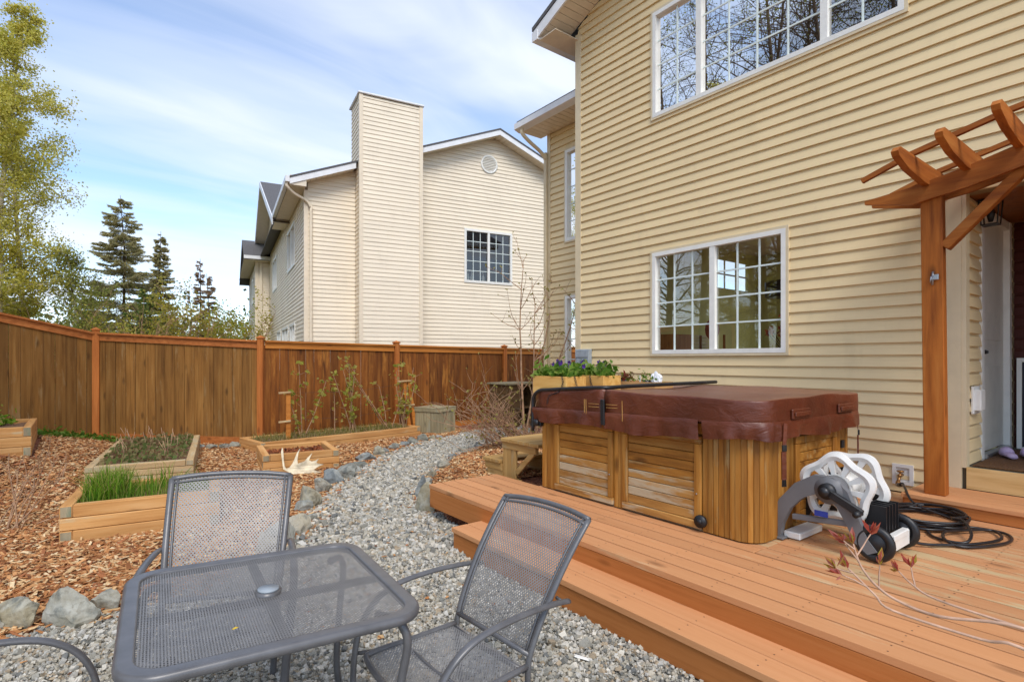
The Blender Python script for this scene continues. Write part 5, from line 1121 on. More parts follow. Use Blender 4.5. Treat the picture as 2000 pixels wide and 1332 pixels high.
# ---------------------------------------------------------------- hose
pts = [(5.74, 1.79, .44), (5.66, 1.76, .42), (5.5, 1.70, .42), (5.2, 1.66, .50)]
hz = lambda i: .362+.003*(i % 5)
hp_ = [(5.74, 1.79, .43), (5.62, 1.72, .47), (5.36, 1.62, .50), (5.18, 1.5, .42)]
for i in range(64):
    a = i*.62+.5; ring = i//10; rr = .20+.018*(i % 3)+.012*(ring % 3); cx, cy = 4.93+.012*math.sin(i*1.7), 1.36+.012*math.cos(i*2.1)
    hp_.append((cx+(rr+.06)*math.cos(-a), cy+(rr)*math.sin(-a), .365+.011*ring+.004*math.sin(i*2.2)))
hp_ += [(4.80, 1.10, .44), (4.62, 1.02, .40), (4.50, 1.04, .365), (4.52, 1.2, .362), (4.75, 1.28, .362), (4.98, 1.12, .362), (5.0, .93, .362), (4.84, .86, .362), (4.62, .90, .364), (4.42, 1.02, .362), (4.45, 1.12, .378), (4.62, 1.16, .386), (4.84, 1.08, .375), (4.98, .98, .37), (4.78, .90, .374), (4.55, .97, .37), (4.36, 1.1, .366), (4.22, 1.22, .38), (4.12, 1.34, .46), (4.0, 1.45, .62)]
hose = empty('garden_hose', (4.93, 1.36, DZ), label='black rubber garden hose coiled on the deck beside the reel', cat='hose')
MB().tube(catmull(hp_, 4), .0095, 7).build('hose_tube', M_hose, hose, True)
MB().cyl((5.755, 1.80, .435), (5.70, 1.765, .445), .015, 10).build('coupling', M_steel, hose, True); MB().cyl((5.70, 1.765, .445), (5.60, 1.71, .475), .017, 10).build('grip', M_blackp, hose, True)
# ---------------------------------------------------------------- expanded metal panels
def lattice(name, fn, nu, nv, w, mat, par, inside=None):
    """diamond strands on the surface fn(u, v) -> (n,3); w = strand width as a share of a cell"""
    I, Jv = np.meshgrid(np.arange(nu), np.arange(nv)); I, Jv = I.ravel(), Jv.ravel(); k = (I+Jv) % 2 == 0
    segs = [(I[k], Jv[k], I[k]+1, Jv[k]+1), (I[~k]+1, Jv[~k], I[~k], Jv[~k]+1)]
    V = []
    for a, b, c_, d_ in segs:
        p0 = fn(a/nu, b/nv); p1 = fn(c_/nu, d_/nv)
        if inside is not None:
            q = inside((a+c_)/2/nu, (b+d_)/2/nv); p0, p1, a, b, c_, d_ = p0[q], p1[q], a[q], b[q], c_[q], d_[q]
        off = fn(np.clip((a+w)/nu, -1, 2), b/nv)-fn(a/nu, b/nv)
        V.append(np.stack([p0-off/2, p0+off/2, p1+off/2, p1-off/2], 1))
    V = np.concatenate(V).reshape(-1, 3); return np_mesh(name, V, np.arange(len(V)).reshape(-1, 4), mat, par)
# ---------------------------------------------------------------- table
TS = .887; TH = .72
tab = empty('patio_table', (.48, 2.118, 0), -.076, label='square grey metal mesh table with rounded corners', cat='table', ry=.030)
def rs(h, r, n=8): return [(x, y) for x, y in rrect(-h, h, -h, h, r, n)]
hs = TS/2; cr_ = .125
def ringtop(h0, r0, h1, r1, z0, z1, name, mat):
    A = rs(h0, r0); B = rs(h1, r1); n = len(A); v = [(x, y, z0) for x, y in A]+[(x, y, z1) for x, y in B]; return v, [(i, (i+1) % n, n+(i+1) % n, n+i) for i in range(n)]
mb = MB(); prof = [(hs-.052, .08, TH-.014), (hs-.051, .08, TH-.003), (hs-.048, .082, TH-.0003), (hs-.044, .085, TH), (hs-.013, .114, TH+.001), (hs-.009, .117, TH+.0005), (hs-.003, .122, TH-.004), (hs, .125, TH-.014), (hs-.002, .123, TH-.026), (hs-.012, .115, TH-.032), (hs-.046, .085, TH-.03)]
v = []; f = []; n = len(rs(.1, .05))
for h, r, z in prof: v += [(x, y, z) for x, y in rs(h, r)]
for i in range(len(prof)):
    j = (i+1) % len(prof)
    for k in range(n): f.append((i*n+k, i*n+(k+1) % n, j*n+(k+1) % n, j*n+k))
mb.add(v, f, True); mb.build('rim', M_chair, tab)
hi = hs-.046
def tin(u, v):
    x = np.abs((u-.5)*2*hi); y = np.abs((v-.5)*2*hi); c_ = hi-.085; return ~((x > c_) & (y > c_) & (np.hypot(x-c_, y-c_) > .087))
lattice('mesh_top', lambda u, v: np.stack([(u-.5)*2*hi, (v-.5)*2*hi, np.full(np.shape(u), TH-.008)], -1), 96, 120, 1.05, M_mesh, tab, tin)
MB().cyl((0, 0, TH-.02), (0, 0, TH+.004), .044, 28).build('hub_ring', M_chair, tab); MB().cyl((0, 0, TH+.005), (0, 0, TH+.011), .036, 28).build('hub_cap', M_grey_box, tab)
mb = MB(); mb.beam((-.4, 0, TH-.03), (.4, 0, TH-.03), .03, .02).beam((0, -.4, TH-.032), (0, .4, TH-.032), .03, .02); mb.build('support_bars', M_chair, tab)
for sx in (-1, 1):
    for sy in (-1, 1):
        pts = catmull([(sx*.30, sy*.30, TH-.035), (sx*.36, sy*.36, TH-.05), (sx*.385, sy*.385, TH-.12), (sx*.37, sy*.37, .45), (sx*.36, sy*.36, .2), (sx*.40, sy*.40, .01)], 5); MB().tube(pts, .0145, 10).build('leg', M_chair, tab)
ub = empty('umbrella_base', (.50, 2.10, .02), -.2, label='grey square umbrella base under the metal table', cat='umbrella base')
MB().box((-.24, -.24, 0), (.24, .24, .05), .02).build('base_plate', M_base, ub); MB().tube([(0,0,.05),(0,0,.07),(0,0,.09),(0,0,.12)], [.16,.13,.06,.035], 24).build('dome', M_base, ub); MB().cyl((0,0,.12),(0,0,.30), .028, 16).build('sleeve', M_black, ub)
mb = MB(); mb.add([(0,0,0),(.012,.004,.003),(.02,.0,.001),(.013,-.008,.002),(.004,-.005,.0)], [(0,1,2,3,4)]); lf = thing1('fallen_leaf', plain('yellow_leaf', L(214, 178, 50), .7), mb, 'small yellow fallen leaf on the mesh table top', 'leaf'); lf.location = (.335, 1.86, .731)
mb = MB().box((-.045, -.012, 0), (.045, .012, .006), .003); sc_ = thing1('white_scrap', M_white, mb, 'white splinter lying on the gravel beside the deck step', 'scrap'); sc_.location = (1.99, 2.00, .03); sc_.rotation_euler = (0, .1, -1.0)
# ---------------------------------------------------------------- mesh chairs
def make_chair():
    c_ = empty('mesh_chair', (0, 0, 0), label='x', cat='chair')                       # faces -y
    sz = .43; hw = .255
    def bk(t): return (.22+.31*t*(.55+.45*t), sz+.015+.52*t)                           # y, z along the back
    side = lambda s: catmull([(s*.235, .27, .005), (s*.238, .24, .25), (s*.24, .222, sz-.02)]+[(s*(.24+.035*t), *bk(t)) for t in (.1, .3, .55, .8, 1.0)], 4)
    for s in (-1, 1): MB().tube(side(s), .0135, 8, flat=(.75, 1.1)).build('back_upright', M_chair, c_)
    y1, z1 = bk(1.0)
    MB().tube(catmull([(-.277, y1, z1), (-.15, y1+.018, z1+.012), (0, y1+.026, z1+.016), (.15, y1+.018, z1+.012), (.277, y1, z1)], 4), .0125, 8).build('top_bar', M_chair, c_)
    y0, z0 = bk(.05); MB().tube([(-.24, y0, z0), (0, y0+.006, z0-.004), (.24, y0, z0)], .011, 8).build('lower_bar', M_chair, c_)
    def bp(u, v):
        v_ = .05+.95*np.asarray(v); wv = .24+.035*v_; y = .22+.31*v_*(.55+.45*v_); z = sz+.015+.52*v_; b = 1-(2*np.asarray(u)-1)**2
        return np.stack([(np.asarray(u)-.5)*2*(wv-.008), y+.024*b, z+.015*b*v_], -1)
    lattice('back_mesh', bp, 66, 62, .9, M_mesh, c_)
    mb = MB()
    for u in (.035, .965): mb.tube([Vector(bp(np.array(u), np.array(k/12)))-Vector((0, .004, 0)) for k in range(13)], .006, 6)
    mb.tube([Vector(bp(np.array(k/12), np.array(.965)))-Vector((0, .004, 0)) for k in range(13)], .006, 6); mb.build('back_border', M_chair, c_)
    ring = catmull([(-.24, .215, sz), (-.245, 0, sz-.006), (-.235, -.2, sz), (-.2, -.245, sz-.006), (0, -.262, sz-.02), (.2, -.245, sz-.006), (.235, -.2, sz), (.245, 0, sz-.006), (.24, .215, sz)], 5)
    MB().tube(ring, .0125, 8).build('seat_frame', M_chair, c_)
    def sp(u, v):
        u = np.asarray(u); v = np.asarray(v); x = (u-.5)*2*(.236-.01*(v < .1)); y = .215-.465*(1-v)+.0*u; b = 1-(2*u-1)**2
        return np.stack([x, y, sz-.004-.016*b*np.sin(np.pi*v)-.016*b*(1-v)], -1)
    lattice('seat_mesh', sp, 64, 66, 1.0, M_mesh, c_)
    MB().tube([(-.24, .20, sz-.012), (0, .2, sz-.02), (.24, .20, sz-.012)], .011, 8).tube([(-.238, -.05, sz-.02), (0, -.05, sz-.034), (.238, -.05, sz-.02)], .009, 8).build('seat_bars', M_chair, c_)
    for s in (-1, 1):
        MB().tube(catmull([(s*.285, .40, .655), (s*.292, .30, .668), (s*.298, .12, .672), (s*.30, -.06, .655), (s*.297, -.17, .605), (s*.29, -.235, .52), (s*.282, -.262, .40), (s*.275, -.268, .2), (s*.27, -.275, .004)], 5), .0145, 10, flat=(1.15, .72)).build('arm', M_chair, c_)
        MB().cyl((s*.255, .36, .67), (s*.288, .36, .664), .007, 6).cyl((s*.243, -.19, sz), (s*.285, -.25, sz-.01), .008, 6).build('arm_bolt', M_chair, c_)
    return c_
CG = 'grey mesh patio chairs'
ch1 = make_chair(); ch1.location = (.395, 2.635, -.012); ch1.rotation_euler = (0, .045, R(-15)); tag(ch1, 'grey metal mesh armchair behind the table with its back to the garden beds', 'chair', CG)
ch2 = copy_tree(ch1); ch2.scale = (.955,)*3; ch2.location = (1.06, 1.815, 0); ch2.rotation_euler = (-.035, .0, R(-86)); tag(ch2, 'grey metal mesh armchair between the table and the deck step', 'chair', CG)
ch3 = copy_tree(ch1); ch3.location = (-.25, 2.06, 0); ch3.rotation_euler = (0, 0, R(90)); tag(ch3, 'grey metal mesh armchair at the left edge showing only its arm', 'chair', CG)
# ---------------------------------------------------------------- raised beds
def bed(name, x, y, z, rz, w, d, layers, h, label, mats, t=.09, soil=.8):
    """log-cabin timbers: layers alternate which side runs through"""
    b = empty(name, (x, y, z), rz, label=label, cat='raised bed', group='timber raised beds')
    for k in range(layers):
        z0 = k*h+.001; z1 = (k+1)*h-.003; j = lambda: random.uniform(-.004, .004)
        if k % 2 == (layers-1) % 2:      # sides run through
            parts = [((0, t), (0, d), 'y'), ((w-t, w), (0, d), 'y'), ((t+.002, w-t-.002), (0, t), 'x'), ((t+.002, w-t-.002), (d-t, d), 'x')]
        else: parts = [((0, w), (0, t), 'x'), ((0, w), (d-t, d), 'x'), ((0, t), (t+.002, d-t-.002), 'y'), ((w-t, w), (t+.002, d-t-.002), 'y')]
        for (a0, a1), (b0, b1), ax in parts:
            o_ = j(); MB().box((a0+o_, b0+o_, z0), (a1+o_, b1+o_, z1), .006).build('timber', mats[ax], b)
            ends = [((a0+o_, b0+o_-.0015), (a1+o_, b0+o_)), ((a0+o_, b1+o_), (a1+o_, b1+o_+.0015))] if ax == 'y' else [((a0+o_-.0015, b0+o_), (a0+o_, b1+o_)), ((a1+o_, b0+o_), (a1+o_+.0015, b1+o_))]
            for (p, q), (r_, s_) in ends:
                if min(abs(p), abs(q), abs(r_-w), abs(s_-d)) < .02: MB().box((p+.008*(ax == 'y'), q+.008*(ax == 'x'), z0+.008), (r_-.008*(ax == 'y'), s_-.008*(ax == 'x'), z1-.008)).build('end_grain', M_timber_end, b)
    n = 16; mb = MB(); zz = layers*h*soil
    g = [[(t+.003+(w-2*t-.006)*i/n, t+.003+(d-2*t-.006)*jj/n, zz+random.uniform(-.012, .012)) for i in range(n+1)] for jj in range(n+1)]
    v = [p for r_ in g for p in r_]; f = [(jj*(n+1)+i, jj*(n+1)+i+1, (jj+1)*(n+1)+i+1, (jj+1)*(n+1)+i) for i in range(n) for jj in range(n)]
    mb.add(v, f, True).build('soil', M_soil, b); return b
b1 = bed('raised_bed', -.24, 5.98, 0, -.14, 1.20, .95, 3, .108, 'three timber high raised bed of chives behind the chair', M_timber, soil=.85)
b2 = bed('raised_bed', -.10, 8.50, .0, -.16, 1.16, 2.7, 3, .082, 'long low raised bed of strawberries in front of the fence', M_timber_grey, soil=.9)
b3 = bed('raised_bed', 1.79, 7.84, 0, -.14, 1.0, 1.0, 3, .094, 'small square raised bed with an antler leaning on it', M_timber, soil=.72)
b4 = bed('raised_bed', 2.15, 9.60, 0, .14, 3.2, .95, 2, .10, 'long narrow raised bed of raspberry canes against the stained fence', M_timber, soil=.85)
b5 = bed('raised_bed', -2.25, 9.95, .24, 0.02, 1.56, 1.45, 3, .135, 'tall raised bed cut off by the left picture edge', M_timber, soil=.85)
# chives
def blades(name, C, H, W_, pal, par, lean=.25, kind='stuff', mat=None):
    n = len(C); a = rng.uniform(0, 2*np.pi, n); h = H*rng.uniform(.55, 1.1, n); ln = h*np.abs(rng.normal(0, lean, n)); dx, dy = np.cos(a), np.sin(a); px_, py_ = -dy, dx; V = []
    for k, (f_, wk) in enumerate(((0, 1), (.4, .9), (.75, .65), (1, .05))):
        b_ = ln*f_**2; q = C+np.stack([dx*b_, dy*b_, h*f_*(1-.1*f_)], -1); s = np.stack([px_, py_, 0*px_], -1)*(W_*wk/2); V += [q-s, q+s]
    V = np.stack(V, 1); n8 = 8*np.arange(n)[:,None]; f = np.concatenate([n8+np.array([[0,1,3,2]])+2*k for k in range(3)]); cols = np.repeat(leaf_cols(n, pal), 8, 0)
    V = V.reshape(-1, 3)
    if par is not None: Mi = np.array(WM[par].inverted()); V = V @ Mi[:3,:3].T+Mi[:3,3]
    return np_mesh(name, V, f, mat or M_leaf, par, col=cols, kind=kind)
def bedpt(b, u, v, z): return np.array([tuple(WM[b] @ Vector((a, c_, z))) for a, c_ in zip(u, v)])
CH = [(110,156,36),(138,184,50),(86,132,30),(158,198,70),(176,186,84),(196,182,110)]
chv = empty('chives', tuple(WM[b1] @ Vector((.35, .4, .27))), label='thick clump of bright green chives in the front raised bed', cat='plant')
u = np.r_[rng.normal(.27, .085, 800), rng.normal(.68, .22, 130)]; v = np.r_[rng.normal(.40, .16, 800), rng.uniform(.12, .8, 130)]; k = (u > .1) & (u < 1.08) & (v > .1) & (v < .85)
blades('leaves', bedpt(b1, u[k], v[k], .27), .30, .0075, CH, chv, .5)
u = rng.uniform(.1, 1.1, 900); v = rng.uniform(.1, .85, 900); gc = tag(blades('bed_grass', bedpt(b1, u, v, .27), .12, .007, [(140,176,60),(110,150,50),(170,180,90)], None, .5), 'short pale grass between the chives in the front bed', 'grass')
sb = empty('strawberry_plants', tuple(WM[b2] @ Vector((.5, 1.3, .23))), label='straggly strawberry plants covering the long low bed', cat='plant')
n = 1300; u = rng.uniform(.1, 1.06, n); v = rng.uniform(.1, 2.6, n); C = bedpt(b2, u, v, .235); C[:,2] += rng.gamma(1.5, .02, n); leaves('leaves', C, .05, [(140,152,88),(170,162,108),(120,140,76),(190,172,124),(150,118,86)], sb, elong=1.3)
for k in range(26):
    u_, v_ = rng.uniform(.1, 1.06), rng.uniform(.2, 2.5); p = WM[b2] @ Vector((u_, v_, .23)); MB().tube([p, p+Vector((.02, .01, .12)), p+Vector((.05*random.uniform(-1, 1), .05, .25))], .0035, 4).build('stalk', M_twig, sb, True)
n = 500; u = rng.uniform(.2, 1.4, n); v = rng.uniform(.2, 1.3, n); lb = empty('bed_lettuce', tuple(WM[b5] @ Vector((.9, .7, .34))), label='bright green seedlings in the tall bed at the left edge', cat='plant')
C = bedpt(b5, rng.normal(1.0, .12, n), rng.normal(1.1, .14, n), .36); C[:,2] += rng.gamma(2, .035, n); leaves('leaves', C, .06, CH, lb)
weed = empty('fence_weeds', (-.6, 11.5, .3), label='low green weeds along the weathered fence foot', cat='plant')
n = 1500; x = rng.uniform(-1.0, .55, n); y = fence_y(x)-.12-np.abs(rng.normal(0, .12, n)); C = np.stack([x, y, TZ(x, y)+rng.gamma(1.6, .025, n)], -1); leaves('leaves', C, .05, [(128,168,62),(150,180,84),(104,140,50)], weed)
dry = tag(blades('dry_grass', np.concatenate([bedpt(b4, rng.uniform(.1, 3.0, 2200), rng.uniform(.08, .85, 2200), .17)]), .11, .007, [(190,176,110),(150,150,70),(206,190,140),(120,136,56)], None, .7), 'pale dry grass growing through the raspberry bed', 'grass')
x = rng.uniform(2.3, 2.9, 260); y = rng.uniform(9.2, 9.7, 260)
# dry leaves in the small bed
n = 220; C = bedpt(b3, rng.uniform(.12, .88, n), rng.uniform(.12, .88, n), .215); dl = tag(leaves('dry_leaves', C, .06, [(150,84,48),(176,104,64),(120,70,44)], None, mat=M_chip), 'reddish dry leaves lying in the small raised bed', 'leaves', kind='stuff')
# ---------------------------------------------------------------- antler
def antler():
    o = [(205,262),(198,300),(206,350),(214,400),(222,445),(262,470),(320,498),(400,504),(455,498),(500,492),(545,484),(500,476),(468,462),(492,446),(520,432),(550,420),(512,412),(490,404),(498,388),(506,372),(480,386),(452,390),(430,378),(440,350),(452,322),(420,352),(394,384),(362,396),(338,402),(334,370),(340,320),(350,280),(330,312),(312,360),(296,398),(272,432),(246,440),(232,420),(224,370),(218,310),(212,268)]
    k = .00155; P = [((x-370)*k, (502-y)*k) for x, y in o]; from mathutils.geometry import tessellate_polygon
    tri = tessellate_polygon([[Vector((x, z, 0)) for x, z in P]]); n = len(P)
    yy = lambda x, z: .25*x*x+.12*z*z
    v = [(x, yy(x, z)-.011, z) for x, z in P]+[(x, yy(x, z)+.011, z) for x, z in P]
    f = [tuple(t) for t in tri]+[tuple(n+i for i in t[::-1]) for t in tri]+[(i, (i+1) % n, n+(i+1) % n, n+i) for i in range(n)]
    o_ = MB().add(v, f).build('moose_antler', M_antler); o_.location = (2.20, 7.52, .02); o_.rotation_euler = (R(-14), 0, R(-22))
    md = o_.modifiers.new('soft', 'BEVEL'); md.width = .009; md.segments = 2; md.limit_method = 'ANGLE'; md.angle_limit = R(40)
    return tag(o_, 'bleached palmate antler leaning against the small raised bed', 'antler')
antler()
# ---------------------------------------------------------------- stakes, crate, box
def stake(x, y, z, h, label, lean=0.0):
    s = empty('trellis_stake', (x, y, z), label=label, cat='stake', group='raspberry trellis stakes')
    MB().beam((x, y, z-.1), (x+lean, y, z+h), .075, .04, .003, up=(0, 1, 0)).build('upright', M_rail2, s, True)
    for zz in (z+h-.015, z+h*.47): MB().beam((x+lean*(zz-z)/h-.17, y-.035, zz), (x+lean*(zz-z)/h+.03, y-.035, zz+.01), .04, .03, .003).build('cross_arm', M_timber_grey['x'], s, True)
stake(2.70, 10.0, .02, .98, 'T topped trellis stake at the left end of the raspberry bed')
stake(5.24, 10.38, .15, .98, 'first leaning trellis stake beside the fence post at the right bed end', -.12); stake(5.40, 10.42, .15, .98, 'second leaning trellis stake nearest the wooden crate', -.16)
mb = MB()
for zz in (.98, .5): mb.tube([(2.72, 10.0, zz), (4.0, 10.2, zz-.03), (5.2, 10.38, zz+.1)], .002, 4)
thing1('trellis_wire', M_black, mb, 'thin wires strung between the trellis stakes', 'wire')
cr = empty('wooden_crate', (5.62, 9.85, .0), R(24), label='weathered grey slatted wooden crate beside the path end', cat='crate'); cw, cd, chh = .62, .60, .56
for k in range(7):
    a = k*cw/7; MB().box((a+.003, 0, .02), (a+cw/7-.003, .02, chh-.085), .002).build('slat', M_grey_wood, cr); MB().box((a+.003, cd-.02, .02), (a+cw/7-.003, cd, chh-.085), .002).build('slat', M_grey_wood, cr)
for k in range(6):
    a = .022+k*(cd-.044)/6; q = a+(cd-.044)/6
    for x0, x1 in ((0, .02), (cw-.02, cw)): MB().box((x0, a+.003, .02), (x1, q-.003, chh-.085), .002).build('slat', M_grey_wood, cr)
for zz in (chh-.084,):
    for a, b_, c_, d_ in ((-.015, cw+.015, -.018, .012), (-.015, cw+.015, cd-.012, cd+.018), (-.018, .012, .013, cd-.013), (cw-.012, cw+.018, .013, cd-.013)): MB().box((a, c_, zz), (b_, d_, zz+.07), .003).build('rim_board', M_grey_wood, cr)
for k in range(5): MB().box((-.02, -.02+k*.128, chh-.012), (cw+.02, -.02+k*.128+.124, chh+.008), .002).build('lid_board', M_grey_wood, cr)
bx = empty('wooden_box', (7.35, 9.7, 0), R(8), label='old brown wooden box with flat lid behind the bare shrub', cat='box')
MB().box((-.05, -.05, 1.0), (.95, .70, 1.04), .006).build('lid', M_grey_wood, bx)
for a, b_, c_, d_, nm in ((0, .03, 0, .65, 'side'), (.87, .90, 0, .65, 'side'), (.031, .869, .62, .65, 'back'), (.031, .34, 0, .03, 'front')): MB().box((a, c_, .0), (b_, d_, .999), .004).build(nm, M_old_box, bx)
MB().box((.031, .02, .45), (.869, .61, .48)).build('shelf', M_old_box, bx)
# ---------------------------------------------------------------- woody plants
class Wood:
    """grows tapered limbs; keeps the twig points for leaves"""
    def __init__(s, seed): s.r = random.Random(seed); s.mb = MB(); s.tips = []; s.fine = MB()
    def limb(s, p, d, L_, r0, r1, n=6, wob=.12, up=.0, sides=6):
        p = Vector(p); d = Vector(d).normalized(); pts = [p.copy()]; rs_ = [r0]
        for i in range(n):
            d = (d+Vector((s.r.gauss(0, wob), s.r.gauss(0, wob), s.r.gauss(0, wob)+up))).normalized(); p = p+d*(L_/n); pts.append(p.copy()); rs_.append(r0+(r1-r0)*(i+1)/n)
        (s.mb if r0 > .012 else s.fine).tube(pts, rs_, sides if r0 > .02 else (4 if r0 > .006 else 3), caps=False); return pts
def rdir(r, tilt): a = r.uniform(0, 2*math.pi); return Vector((math.cos(a)*math.cos(tilt), math.sin(a)*math.cos(tilt), math.sin(tilt)))
def birch(name, seed, H, rad, nleaf, label, pal, low=.12, leaf=.06, place=(0, 0), rz=0, bark=None, droop=-.10, dens=70):
    w = Wood(seed); r = w.r; tr = w.limb((0, 0, -.1), (r.gauss(0, .03), r.gauss(0, .03), 1), H*.97, .13*H/13, .015, 12, .035, .05, 8)
    pts = []
    for k in range(dens):
        t = low+(1-low)*(k+r.random())/dens; i = min(int(t*12), 11); p = tr[i].lerp(tr[i+1], t*12-i); prof = rad*(math.sin(math.pi*min(1, (t-low+.16)/(1.16-low)))**.75)*r.uniform(.55, 1.12)
        b = w.limb(p, rdir(r, r.uniform(.25, .8)), max(.35, prof), .034*(1.05-t)*H/13+.006, .004, 6, .13, .02)
        for j in range(7):
            q = b[r.randint(1, 6)]; c_ = w.limb(q, (b[-1]-b[0]).normalized()+rdir(r, r.uniform(-.4, .5))*.9, max(.3, prof*r.uniform(.25, .5)), .008, .002, 4, .2, droop)
            pts += [(c_[m], .22+.1*prof) for m in (1, 2, 3, 4)]
    root = empty(name, (place[0], place[1], TZ1(*place) if abs(place[0]) < 8 and place[1] < 20 else 0), rz, label=label, cat='tree', group='trees of the surrounding woods')
    w.mb.build('trunk', bark or M_bark_w, root); w.fine.build('branches', M_bark, root)
    if nleaf:
        idx = rng.integers(0, len(pts), nleaf); P = np.array([tuple(q[0]) for q in pts]); sg = np.array([q[1] for q in pts]); C = P[idx]+rng.normal(0, 1, (nleaf, 3))*(sg[idx]*rng.choice([.22,.34,.55], nleaf))[:,None]
        leaves('crown', C, leaf, pal, root, world=False, elong=1.35)
    return root
BP = [(224,212,96),(238,224,114),(206,198,84),(242,230,138),(190,186,78)]
YP = [(206,190,74),(190,178,66),(176,170,80),(214,202,110)]
bA = birch('birch_tree', 1, 14.4, 2.1, 38000, 'tall yellow green birch whose white trunk shows above the fence by the left edge', BP, .10, .058, (-2.75, 25.6))
bB = birch('birch_tree', 2, 11.4, 1.8, 24000, 'yellow green birch just right of the tallest one', BP, .12, .058, (-2.15, 26.6))
bC = birch('birch_tree', 3, 17.0, 2.6, 38000, 'highest birch cut off by the left picture edge', BP, .14, .058, (-4.1, 26.5))
bD = birch('birch_tree', 4, 5.6, 1.3, 6500, 'low leafy young birch behind the fence below the tall birches', [(170,172,84),(190,188,100),(146,152,72)], .1, .058, (-.45, 24.5))
def place_copy(src, x, y, rz, s, label):
    c_ = copy_tree(src); c_.location = (x, y, 0); c_.rotation_euler = (0, 0, rz); c_.scale = (s, s, s); tag(c_, label); return c_
bare = birch('bare_tree', 9, 14.5, 3.8, 2600, 'nearly bare budding tree mirrored in the middle of the upper window', [(150,150,60),(120,126,50)], .2, .04, (-4.3, 8.3), 0, M_bark, -.03, 64)
for i, (x, y, rz, s, lab) in enumerate(((-5.0, 12.6, 2, 1.0, 'bare tree mirrored at the far side of the upper window'), (-5.4, 5.2, 4, 1.05, 'bare tree mirrored at the near side of the upper window'), (-9.5, 9.8, 1, 1.2, 'bare tree mirrored deeper in the wood behind the others'), (-9.5, 16.0, 3, 1.1, 'bare tree mirrored left in the lower window'), (-7.4, 7.0, 5, .8, 'short bare tree mirrored low in the wood'), (-4.0, 10.4, 1.3, 1.0, 'bare tree mirrored left of the middle of the upper window'), (-3.9, 6.6, 2.7, 1.0, 'bare tree mirrored right of the middle of the upper window'), (-6.6, 9.2, 3.9, 1.2, 'tall bare tree mirrored behind the middle of the upper window'))): place_copy(bare, x, y, rz, s, lab)
for i, (x, y, rz, s, lab) in enumerate(((-7.0, 11.0, 1, .85, 'leafy birch mirrored between bare trees in the window'), (-8.4, 20.5, 2, 1.0, 'leafy birch beyond the left picture edge'), (-12.5, 13.5, 4, 1.0, 'leafy birch mirrored at the back of the wood'), (-6.3, 15.5, 5, .7, 'small leafy birch mirrored in the lower window'), (-11.5, 7.0, 3, .95, 'leafy birch mirrored at the near end of the windows'))): place_copy(bA, x, y, rz, s, lab)
# ---------------------------------------------------------------- spruces
def spruce(name, seed, H, rad, label, place, pal, gap=0.0, whorls=26, narrow=1.0, dead=0.0, snap=False):
    r = random.Random(seed); mb = MB(); fb_ = MB(); C = []; D = []
    mb.tube([(0, 0, -.1), (r.gauss(0, .05), 0, H*.35), (r.gauss(0, .08), r.gauss(0, .06), H*.7), (r.gauss(0, .08), 0, H)], [.09*H/9, .07*H/9, .04*H/9, .008], 7, caps=False)
    for k in range(whorls):
        t0 = .12+.86*(k+r.random()*.6)/whorls
        for j in range(r.randint(6, 8)):
            if r.random() < gap: continue
            t = min(.985, max(.1, t0+r.gauss(0, .5/whorls))); z = H*t
            a = r.uniform(0, 6.283); Ln = rad*((1-t)**.75*narrow+.06)*r.uniform(.55, 1.15); dz = -.18-.1*(1-t)
            q = [Vector((0, 0, z))]
            for m in range(1, 6): s = m/5; q.append(Vector((math.cos(a)*Ln*s, math.sin(a)*Ln*s, z+Ln*(dz*s+.22*s*s))))
            fb_.tube(q, [.011*(1-.8*i/5) for i in range(6)], 3, caps=False)
            isd = r.random() < dead; nn = int(300*Ln/.9*(.3 if isd else 1))+30
            for m in range(nn):
                s = r.uniform(.08, 1)**.8; i = min(4, int(s*5)); b = q[i].lerp(q[i+1], s*5-i); dd = Vector((math.cos(a), math.sin(a), 0))
                sd = Vector((-math.sin(a), math.cos(a), 0))*r.choice((-1, 1)); dv = (dd*.8+sd*r.uniform(.2, .9)+Vector((0, 0, r.uniform(-1.1, .2)))).normalized(); lat = abs(r.gauss(0, .16))*Ln*(1.15-s); b = b+sd*lat+dd*lat*.5-Vector((0, 0, lat*.35)); C.append((b.x, b.y, b.z)); D.append(tuple(dv*r.uniform(.07, .17)))
    C = np.array(C); D = np.array(D); n = len(C); up = np.cross(D, rng.normal(0, 1, (n, 3))); up /= np.linalg.norm(up, axis=1)[:,None]+1e-9; wd = up*.014
    V = np.stack([C-wd*.5, C+D*.5-wd, C+D, C+D*.5+wd], 1).reshape(-1, 3)
    root = empty(name, (place[0], place[1], 0), label=label, cat='tree', group='trees of the surrounding woods')
    mb.build('trunk', M_bark, root); fb_.build('branches', M_bark, root); np_mesh('crown', V, np.arange(4*n).reshape(-1, 4), M_needle, root, col=np.repeat(pick(n, pal, [1]*len(pal), .25), 4, 0)); return root
SP = [(190,184,128),(204,194,142),(172,170,116),(210,192,148)]
SG = [(134,156,84),(160,176,98),(116,138,76)]
DP = [(186,160,128),(172,146,116),(200,172,140)]
spruce('spruce_tree', 1, 9.4, 3.0, 'tall ragged spruce with bare gaps behind the fence', (1.03, 32.0), SP, .12, 40, .85, .12)
spruce('spruce_tree', 2, 7.7, 1.5, 'slim narrow topped spruce right of the ragged spruce', (2.5, 30.9), SP, .04, 46, .62, .08)
spruce('spruce_tree', 3, 4.6, 1.7, 'low dense dark green spruce between the two taller spruces', (1.75, 27.5), SG, .0, 22)
spruce('spruce_tree', 6, 3.9, 1.3, 'small pale spruce at the foot of the birches', (-.1, 28.0), SP, .2, 18)
spruce('spruce_tree', 7, 5.2, 1.9, 'dark spruce low among the birches near the left edge', (-2.9, 29.5), SG, .05, 22)
